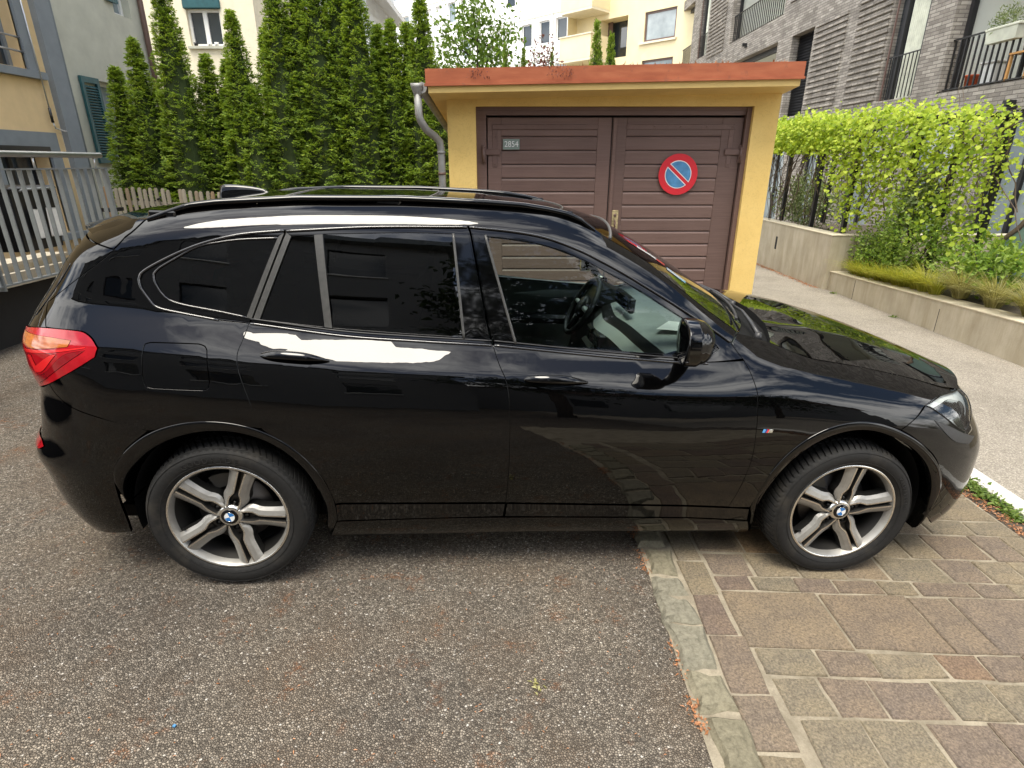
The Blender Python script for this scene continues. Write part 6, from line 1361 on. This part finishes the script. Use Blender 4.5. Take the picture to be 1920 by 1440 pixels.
# balcony things
pl = thing('planter_box', 'pale planter box hung on the black balcony railing at right', 'planter', (8.66, 11.55, 3.70))
mb = MB(); mb.add([(sx*.10*s, sy*.36*s2, z) for z, s, s2 in ((0, .8, .93), (.24, 1, 1)) for sx, sy in ((-1,-1),(1,-1),(1,1),(-1,1))], [(3,2,1,0),(0,1,5,4),(1,2,6,5),(2,3,7,6),(3,0,4,7)]); mb.build('box', M['curtain'], pl)
mb = MB(); mb.box(-.11, .11, -.375, .375, .20, .245, bev=.01); mb.build('rim', M['curtain'], pl)
def bush_mesh(name, n, rx, ry, rz, L, mat, seed, up=.5, shell=.55, ratio=.55):
    g = np.random.default_rng(seed); q = g.normal(size=(n, 3)); q /= np.linalg.norm(q, axis=1, keepdims=True); a = np.arctan2(q[:, 1], q[:, 0])
    lump = 1+.22*np.sin(a*3+q[:, 2]*5+seed)+.16*np.sin(a*7+q[:, 2]*9)+.1*np.sin(q[:, 2]*14+a*4); r = (shell+(1-shell)*g.random(n)**.6)*lump
    P = q*r[:, None]*np.array([rx, ry, rz]); D = q*.6+g.normal(0, .6, (n, 3))+np.array([0, 0, up*.4]); Nn = q*.6+np.array([0, 0, .6])+g.normal(0, .45, (n, 3))
    l = g.uniform(.6, 1.2, n)*L; V, F = leaf_quads(P, D, Nn, l, l*ratio); return np_mesh(name, V, F, mat)
o = link('balcony_herb', bush_mesh('balcony_herb', 420, .14, .34, .20, .07, M['shrub_pale'], 3, 1, .2, .3)); o.location = (8.66, 11.58, 4.05); tag(o, 'grey green herb growing in the balcony planter box', 'plant')
tb = thing('balcony_table', 'dark table standing on the brick building balcony', 'table', (9.3, 10.7, 3.04))
mb = MB(); mb.box(-.4, .4, -.7, .7, .70, .74); mb.build('table_top', M['dark_frame'], tb)
for sx in (-.36, .36):
    for sy in (-.65, .65): mb = MB(); mb.box(sx-.025, sx+.025, sy-.025, sy+.025, 0, .70); mb.build('leg', M['dark_frame'], tb)
chb = thing('balcony_chair', 'orange slatted wooden chair on the balcony behind the railing', 'chair', (9.1, 11.15, 3.04))
for k in range(4): mb = MB(); mb.box(-.02, .0, -.22, .22, .50+.1*k, .58+.1*k); mb.build('back_slat', M['orange_wood'], chb)
mb = MB(); mb.box(-.42, 0, -.22, .22, .42, .45); mb.build('seat', M['orange_wood'], chb)
for sx in (-.38, -.03):
    for sy in (-.2, .2): mb = MB(); mb.box(sx-.02, sx+.02, sy-.02, sy+.02, 0, .42); mb.build('leg', M['orange_wood'], chb)
mb = MB(); mb.lathe([(0, 0), (.10, 0), (.13, .22), (.14, .22), (.14, .25), (.12, .25)], 14, axis='z'); o = mb.build('plant_pot', M['terracotta']); o.location = (8.92, 12.45, 3.04); tag(o, 'red orange plant pot at the left end of the balcony floor', 'pot')
mb = MB(); mb.box(-.16, .16, -.18, .18, 0, .38, bev=.03); mb.box(-.18, .18, -.20, .20, .38, .42, bev=.015); o = mb.build('storage_box', M['white_frame']); o.location = (8.98, 12.0, 3.04); tag(o, 'white storage box behind the balcony bars', 'box')

# ================================================================== right: retaining walls, pergola, vine, planting
def cwall(name, lab, x0, x1, y0, y1, zt0, zt1, cap=.0):
    t = thing(name, lab, 'wall', (x0, y0, 0))
    mb = MB(); v = [(x-x0, y-y0, z) for (x, y) in ((x0, y0), (x1, y0), (x1, y1), (x0, y1)) for z in (-.6, zt0 if y == y0 else zt1)]
    mb.add(v, [(0,2,3,1),(2,4,5,3),(4,6,7,5),(6,0,1,7)]); mb.build('wall_face', M['concrete'], t)
    mb = MB(); e = .008; v = [(x-x0, y-y0, z+d) for d in (0.0, .012) for (x, y, z) in ((x0-e, y0-e, zt0), (x1+e, y0-e, zt0), (x1+e, y1+e, zt1), (x0-e, y1+e, zt1))]
    mb.add(v, [(3,2,1,0),(4,5,6,7),(0,1,5,4),(1,2,6,5),(2,3,7,6),(3,0,4,7)]); mb.build('wall_top', M['concrete_top'], t); return t
tw = cwall('retaining_wall', 'tall stained concrete retaining wall beside the garage with a drain slot', 5.20, 5.45, 9.5, 14.0, .60, .60)
mb = MB(); mb.box(-.004, .02, 1.95, 2.02, .12, .36); mb.build('drain_slot', M['dark_void'], tw)
t2 = cwall('return_wall', 'concrete return wall behind the planting, at the wall corner', 5.452, 8.4, 9.5, 9.72, .60, .60)
lw = cwall('planter_wall', 'low concrete planter wall with its top coloured as lit along the street at right', 5.28, 5.56, 2.4, 9.49, .27, .02)
for y in (8.75, 6.9, 5.2): mb = MB(); mb.box(-.003, .01, y-2.4, y-2.394, -.5, .02); mb.build('joint', M['dark_void'], lw)
sheet('planting_bed', 5.56, 8.6, 2.4, 9.5, .40, M['soil']); sheet('upper_bed', 5.45, 8.6, 9.72, 14, .75, M['soil'])
# wall-foot litter
n = 500; yy = rng.uniform(9.6, 12.5, n); xx = 5.19-np.abs(rng.normal(0, .06, n)); P = np.stack([xx, yy, zg(xx, yy)+.008], 1); D = unit(n); D[:, 2] *= .2
V, F = leaf_quads(P, D, np.tile([0, 0, 1.], (n, 1))+unit(n)*.3, rng.uniform(.02, .05, n), rng.uniform(.01, .025, n)); tag(link('wall_foot_litter', np_mesh('wall_foot_litter', V, F, M['litter'])), 'reddish dry leaves along the foot of the retaining wall', 'litter', kind='stuff')
posts = [(5.55, 12.2, .6, 'leftmost black pergola post beside the garage'), (5.55, 10.95, .6, 'second black pergola post from the garage, wrapped in twigs'), (5.60, 9.95, .6, 'third black pergola post, at the wall corner'), (5.85, 8.9, -.1, 'black pergola post in the middle of the vine'), (6.0, 8.3, -.1, 'black pergola post behind the green shrub'), (6.08, 7.6, -.1, 'rightmost black pergola post beside the green panel'), (6.15, 11.7, .6, 'black pergola post standing behind the leftmost one')]
for x, y, z, lab in posts:
    mb = MB(); mb.box(-.035, .035, -.035, .035, 0, 2.30-z, bev=.004); o = mb.build('pergola_post', M['black_metal']); o.location = (x, y, z); tag(o, lab, 'post', 'pergola posts')
mb = MB(); mb.tube([(5.55, 13.2, 2.3), (5.55, 11, 2.3), (5.62, 9.8, 2.3), (5.9, 8.6, 2.3), (6.08, 7.5, 2.25)], .03, 8); o = mb.build('pergola_beam', M['black_metal']); tag(o, 'black beam carrying the vine above the posts', 'beam')
# the vine
def vpath(s):  # s 0..1 from the garage to the right end
    return np.interp(s, [0, .3, .5, .75, 1], [5.52, 5.52, 5.68, 5.95, 6.05]), np.interp(s, [0, .3, .5, .75, 1], [13.0, 11.2, 10.0, 8.9, 7.3])
vt = thing('climbing_vine', 'bright lime green climbing vine covering the black pergola', 'vine', (5.5, 9.5, 2.3))
n = 15000; s = rng.random(n); bx, by = vpath(s)
low = np.interp(s, [0, .2, .42, .50, .60, .72, .85, 1], [.42, .46, .55, 1.35, 1.75, 1.15, 1.5, 1.55])+.25*np.sin(s*60)*(s > .45)
hang = rng.random(n)**np.where(s > .45, 1.25, 1.2)*low
keep = rng.random(n) < np.clip(1.2-hang*.36-(.25*(np.sin(s*47+hang*6) > .35)*(hang > .45)), .12, 1)
s, bx, by, hang = s[keep], bx[keep], by[keep], hang[keep]; n = len(s)
P = np.stack([bx-.14+rng.normal(0, .20, n)-.12*np.exp(-hang*3), by+rng.normal(0, .05, n), 2.40-.16*np.clip((s-.78)/.22, 0, 1)+.05*np.sin(s*31)*np.sin(s*13)-hang+rng.normal(0, .045, n)+.10*np.exp(-hang*5)*rng.random(n)], 1)
D = np.stack([-.5+rng.normal(0, .4, n), -.25+rng.normal(0, .45, n), -.6+rng.normal(0, .35, n)], 1); Nn = np.stack([-.45+rng.normal(0, .45, n), -.40+rng.normal(0, .45, n), .75+rng.normal(0, .35, n)], 1)
def heart():
    v = [(0, 0, 0), (.10, .42, .02), (.38, .50, .05), (.72, .30, .03), (1.0, 0, -.10), (.72, -.30, .03), (.38, -.50, .05), (.10, -.42, .02), (.35, 0, -.03), (.7, 0, -.05)]
    return np.array(v), np.array([(0,1,8),(1,2,8),(2,9,8),(2,3,9),(3,4,9),(4,5,9),(5,6,9),(6,8,9),(6,7,8),(7,0,8)])
HV, HF = heart()
order = np.argsort(by[...]+bx*0)  # nearest first
D /= np.linalg.norm(D, axis=1, keepdims=True); Sd = np.cross(D, Nn); Sd /= np.linalg.norm(Sd, axis=1, keepdims=True); Up = np.cross(Sd, D); sz = .028+.046*rng.random(n)**2.0
hm = np_mesh('leaf', HV, HF, M['vine'], True)
near = np.argsort(P[:, 1]-2.0*(P[:, 0]-5.5))[:300]; isn = np.zeros(n, bool); isn[near] = True
for i in near:
    o = link('leaf', hm, vt); m = Matrix(((D[i,0], Sd[i,0], Up[i,0], P[i,0]-5.5), (D[i,1], Sd[i,1], Up[i,1], P[i,1]-9.5), (D[i,2], Sd[i,2], Up[i,2], P[i,2]-2.3), (0,0,0,1))); o.matrix_local = m @ Matrix.Diagonal((sz[i], sz[i], sz[i], 1))
k = ~isn; Q = (P[k][:, None]+(HV[None, :, 0:1]*D[k][:, None]+HV[None, :, 1:2]*Sd[k][:, None]+HV[None, :, 2:3]*Up[k][:, None])*sz[k][:, None, None]).reshape(-1, 3)-np.array([5.5, 9.5, 2.3])
FF = (HF[None]+(np.arange(k.sum())*len(HV))[:, None, None]).reshape(-1, 3)
tag(link('vine_foliage', np_mesh('vine_foliage', Q, FF, M['vine'], True), vt), kind='stuff')
mb = MB()
for i in range(120):
    s0 = rng.random(); x0, y0 = vpath(s0); z0 = rng.uniform(1.9, 2.35); pts_ = []; dx, dy = rng.normal(0, .03), rng.normal(0, .07)
    L_ = rng.uniform(.6, 1.8) if s0 < .45 else rng.uniform(.4, 1.2)
    for q in range(7): pts_.append((x0-.1+dx*q+rng.normal(0, .03)-5.5, y0+dy*q+rng.normal(0, .05)-9.5, z0-L_*q/6-2.3))
    mb.tube(pts_, rng.uniform(.003, .009), 4, caps=False)
for i in range(7):   # curling shoots at the top
    s0 = rng.uniform(.45, .9); x0, y0 = vpath(s0); c = rng.uniform(.1, .22); mb.tube([(x0-.1-5.5, y0-9.5+c*.5*math.sin(t*.5), .12+c*t*.45+.02*math.sin(t*2)) for t in np.linspace(0, 3, 8)], .004, 4, caps=False)
tag(mb.build('vine_twigs', M['twig'], vt), kind='stuff')
# shrubs and grasses in the planter
def shrub(name, lab, loc, me, cat='shrub', grp=None):
    t = thing(name, lab, cat, loc, 0, grp); link('foliage', me, t); mb = MB()
    for k in range(5): a = k*1.3; mb.tube([(0, 0, -.6), (.1*math.cos(a), .1*math.sin(a), -.2), (.25*math.cos(a), .25*math.sin(a), .2)], [.014, .010, .005], 5)
    mb.build('stems', M['bark'], t); return t
shrub('green_shrub', 'large mid green leafy shrub in front of the vine', (5.82, 8.40, .60), bush_mesh('f', 5200, .42, .95, .70, .06, M['shrub'], 21, .5, .35))
shrub('green_shrub', 'low leafy shrub spreading left over the planter wall', (5.70, 9.05, .30), bush_mesh('f', 1800, .30, .50, .36, .06, M['shrub'], 22, .5, .3))
shrub('green_shrub', 'upright pale shrub rising into the vine above the large shrub', (5.82, 8.55, 1.20), bush_mesh('f', 1100, .24, .38, .42, .07, M['shrub_pale'], 23, .6, .2))
shrub('green_shrub', 'bright green leafy bush at the right picture edge', (5.86, 6.95, .50), bush_mesh('f', 1500, .34, .55, .34, .085, M['shrub'], 24, .5, .3))
shrub('variegated_shrub', 'pale variegated shrub behind the retaining wall beside the garage', (6.1, 12.3, .98), bush_mesh('f', 2600, .55, .95, .55, .075, M['shrub_pale'], 25, .5, .3))
shrub('green_shrub', 'straggly shrub low in front of the return wall', (5.72, 9.3, .45), bush_mesh('f', 500, .25, .35, .30, .06, M['shrub_pale'], 26, .5, .2))
def grass(name, lab, x, y, z, n, H, mat, spread=.13, grp='grass clumps along the planter wall'):
    a = np.where(rng.random(n) < .55, math.pi+rng.normal(0, .7, n), rng.random(n)*2*math.pi); r0 = rng.random(n)*spread*.6; lean = rng.uniform(.35, 1.25, n); h = H*rng.uniform(.6, 1.1, n); Vs = []; Fs = []
    dx, dy = np.cos(a), np.sin(a)
    for q in range(5):
        t = q/4; out = r0+lean*h*t**1.6; zz = h*(t-.42*lean*t**2.2); w_ = .006*(1-t*.9)
        for sg in (-1, 1): Vs.append(np.stack([dx*out-dy*w_*sg, dy*out+dx*w_*sg, zz], 1))
    V = np.stack(Vs, 1).reshape(-1, 3); k = np.arange(n)*10; F = np.concatenate([np.stack([k+2*q, k+2*q+1, k+2*q+3, k+2*q+2], 1) for q in range(4)])
    o = link(name, np_mesh(name, V, F, mat, True)); o.location = (x, y, z); tag(o, lab, 'grass', grp)
ords = ['leftmost', 'second', 'third', 'fourth', 'fifth', 'sixth', 'seventh', 'eighth', 'ninth', 'tenth']
for i in range(10): grass('grass_clump', ords[i]+' yellow green grass clump'+('' if i == 0 else ' from the left')+' on the planter wall', 5.52+rnd.uniform(-.02, .04), 9.15-.20*i+rnd.uniform(-.05, .05), .0+.012*i, rnd.randint(150, 300), rnd.uniform(.30, .50), M['grass'])
for i, (x, y, lab) in enumerate(((5.56, 7.0, 'straw coloured grass clump, left one at the planter wall end'), (5.58, 6.5, 'straw coloured grass clump in the middle at the right edge'), (5.60, 6.0, 'straw coloured grass clump cut by the right picture edge'))): grass('grass_clump', lab, x, y, .14, 420, .50, M['grass_straw'])
for i, (x, y, lab) in enumerate(((5.22, 7.62, 'small weed growing at the foot of the planter wall, nearer one'), (5.2, 9.15, 'small weed at the foot of the planter wall, near the wall corner'))): rosette('wall_weed', lab, x, y, 26, .035, M['weed'], 'weeds at the wall foot')
# green panel at the right edge
gp = thing('garden_screen', 'grey green sheet screen with dark edge standing at the right edge beside the vine', 'screen', (6.30, 7.45, 0))
mb = MB(); mb.prism([(-.35, -.1), (.9, -.1), (.9, 1.9), (.55, 1.9), (.12, .95), (-.05, .75)][::-1], -.02, .02, 'y'); o = mb.build('sheet', M['green_panel'], gp); o.rotation_euler = (0, 0, R(-55))
mb = MB(); mb.tube([(-.36, -.02, -.1), (-.06, -.02, .75), (.10, -.02, .95), (.54, -.02, 1.9)], .03, 8); o = mb.build('edge', M['twig'], gp); o.rotation_euler = (0, 0, R(-55))
mb = MB(); mb.box(.35, .38, -.03, -.021, -.1, 1.5); o = mb.build('seam', M['green_panel'], gp); o.rotation_euler = (0, 0, R(-55))
# ================================================================== behind the garage: tree, red shrub, roof plants
def tree(name, lab, loc, H, cr, n, L, mat, seed, trunk_r=.07, zc=.62, grp=None):
    g = np.random.default_rng(seed); t = thing(name, lab, 'tree', loc, 0, grp)
    mb = MB(); tips = []
    mb.tube([(0, 0, -.3), (.03, .02, H*.3), (-.03, .03, H*.55), (.02, 0, H*.85)], [trunk_r, trunk_r*.8, trunk_r*.5, trunk_r*.2], 7)
    for k in range(16):
        a = k*2.4; z0 = H*(.28+.035*k); l = cr*(1.05-.035*k)*g.uniform(.7, 1.1); e = (l*math.cos(a), l*math.sin(a), z0+l*.65)
        mb.tube([(0, 0, z0), (e[0]*.5, e[1]*.5, z0+l*.25), e], [trunk_r*.4, trunk_r*.25, trunk_r*.08], 5)
        for q in (.45, .7, .9, 1.05): tips.append((e[0]*q, e[1]*q, z0+l*.6*q*q))
    mb.build('trunk', M['bark'], t)
    tips = np.array(tips+[(0, 0, H*.9), (.05, .1, H*.97)]); c = tips[g.integers(0, len(tips), n)]
    P = c+g.normal(0, cr*.17, (n, 3)); D = g.normal(0, .7, (n, 3))+np.array([0, 0, -.25]); Nn = np.array([0, 0, .8])+g.normal(0, .5, (n, 3)); l = L*g.uniform(.6, 1.25, n)
    V, F = leaf_quads(P, D, Nn, l, l*.55); link('crown', np_mesh('crown', V, F, mat), t); return t
tree('leafy_tree', 'loose leafy young tree behind the garage roof in front of the white block', (-.75, 14.2, 0), 5.4, 1.25, 4200, .12, M['tree_leaf'], 31, .06)
tree('leafy_tree', 'smaller leafy tree left of the young tree, beside the garage roof', (-1.5, 14.8, 0), 4.1, .70, 900, .11, M['tree_leaf'], 32, .05)
shrub('red_shrub', 'thin shrub with reddish leaves just behind the orange roof edge', (.55, 12.0, 3.40), bush_mesh('f', 340, .28, .2, .50, .07, M['red_leaf'], 33, .6, .1))
tree('red_tree', 'small red leaved tree mixed into the leafy tree crown', (-.10, 13.6, 0), 4.0, .75, 380, .09, M['red_leaf'], 34, .04)
# low roof plants
pr = rng; n = 1500; xx = rng.uniform(-.76, 2.6, n); yy = 5.93+np.abs(rng.normal(0, .22, n)); dens = (np.sin(xx*5)+np.sin(xx*13+1)+1.3)/3; kp = rng.random(n) < dens; xx, yy = xx[kp], yy[kp]; n = len(xx)
P = np.stack([xx, yy, 2.50+(xx+.79)/3.45*.06-(yy-5.9)*.10], 1); D = np.stack([rng.normal(0, .5, n), rng.normal(0, .4, n)-.15, rng.uniform(.3, 1, n)], 1)
V, F = leaf_quads(P, D, np.stack([rng.normal(0, 1, n), -np.ones(n), rng.normal(0, .4, n)], 1), rng.uniform(.015, .055, n), rng.uniform(.005, .014, n)); tag(link('roof_sedum', np_mesh('roof_sedum', V, F, [M['litter']])), 'low brownish sedum growing along the garage roof edge', 'plants', kind='stuff')
n = 110; cx = rng.choice([-.36, -.30, -.24, .38, .44, .52], n); xx = cx+rng.normal(0, .025, n); hz = rng.random(n)
P = np.stack([xx, 5.872+rng.normal(0, .012, n), 2.53-hz*.10], 1); D = np.stack([rng.normal(0, .5, n), -.3+rng.normal(0, .3, n), -.8+rng.normal(0, .4, n)], 1)
V, F = leaf_quads(P, D, np.tile([0, -1., .3], (n, 1))+unit(n)*.4, rng.uniform(.012, .028, n), rng.uniform(.006, .012, n)); tag(link('hanging_sedum', np_mesh('hanging_sedum', V, F, [M['red_leaf']])), 'dark red sedum sprigs hanging over the orange roof edge', 'plants', kind='stuff')
# ================================================================== behind the camera (seen in the car's reflections)
hh = thing('street_house', 'grey rendered house on the opposite side, mirrored in the car windows', 'house', (-6, -7.6, 0))
Ph = lambda x, z, d: (x+6, -d, z)
wins = [(x, x+1.0, z, z+1.45) for z in (1.4, 4.1, 6.7) for x in (-11, -8.6, -6.2, -3.8, -1.6)]
mb = MB(); wall_with_holes(-14, .95, -.5, 8.9, wins, Ph, .18, mb); mb.add([(6.95, 0, -.5), (6.95, -9, -.5), (6.95, -9, 8.9), (6.95, 0, 8.9)], [(0,1,2,3)]); mb.build('wall', M['rubble'], hh)
for a, b, c, d in wins:
    mb = MB(); mb.box(a+6, b+6, -.18, -.16, c, d); wn = mb.build('window', M['pane'], hh); mb = MB(); mb.box(a+5.95, b+6.05, -.02, .10, c-.08, c-.01); mb.build('sill', M['white_frame'], wn)
mb = MB(); mb.box(-8.3, 7.3, -9.3, .35, 8.9, 9.1); mb.build('roof', M['trim_grey'], hh)
tree('street_tree', 'dark broad tree across the street, mirrored in the car', (2.3, -5.6, 0), 8.5, 1.9, 5200, .22, M['conifer'], 41, .16)
tree('street_tree', 'second dark tree across the street, further right', (7.5, -7.5, -.3), 6.0, 1.9, 3000, .22, M['conifer'], 42, .15)
h2 = thing('corner_house', 'lower rendered house further right across the street', 'house', (9, -14, 0))
mb = MB(); mb.box(-8.5, 9, -8, 0, -1, 5.2); mb.build('wall', M['rubble'], h2); mb = MB(); mb.prism([(-9, 5.2), (9.5, 5.2), (.5, 8.2)], -8.5, .5, 'y'); mb.build('roof', M['brown_iron'], h2)
for k in range(4): mb = MB(); mb.box(-4+3.2*k, -2.8+3.2*k, .0, .02, 1.4, 2.9); mb.build('window', M['pane'], h2)
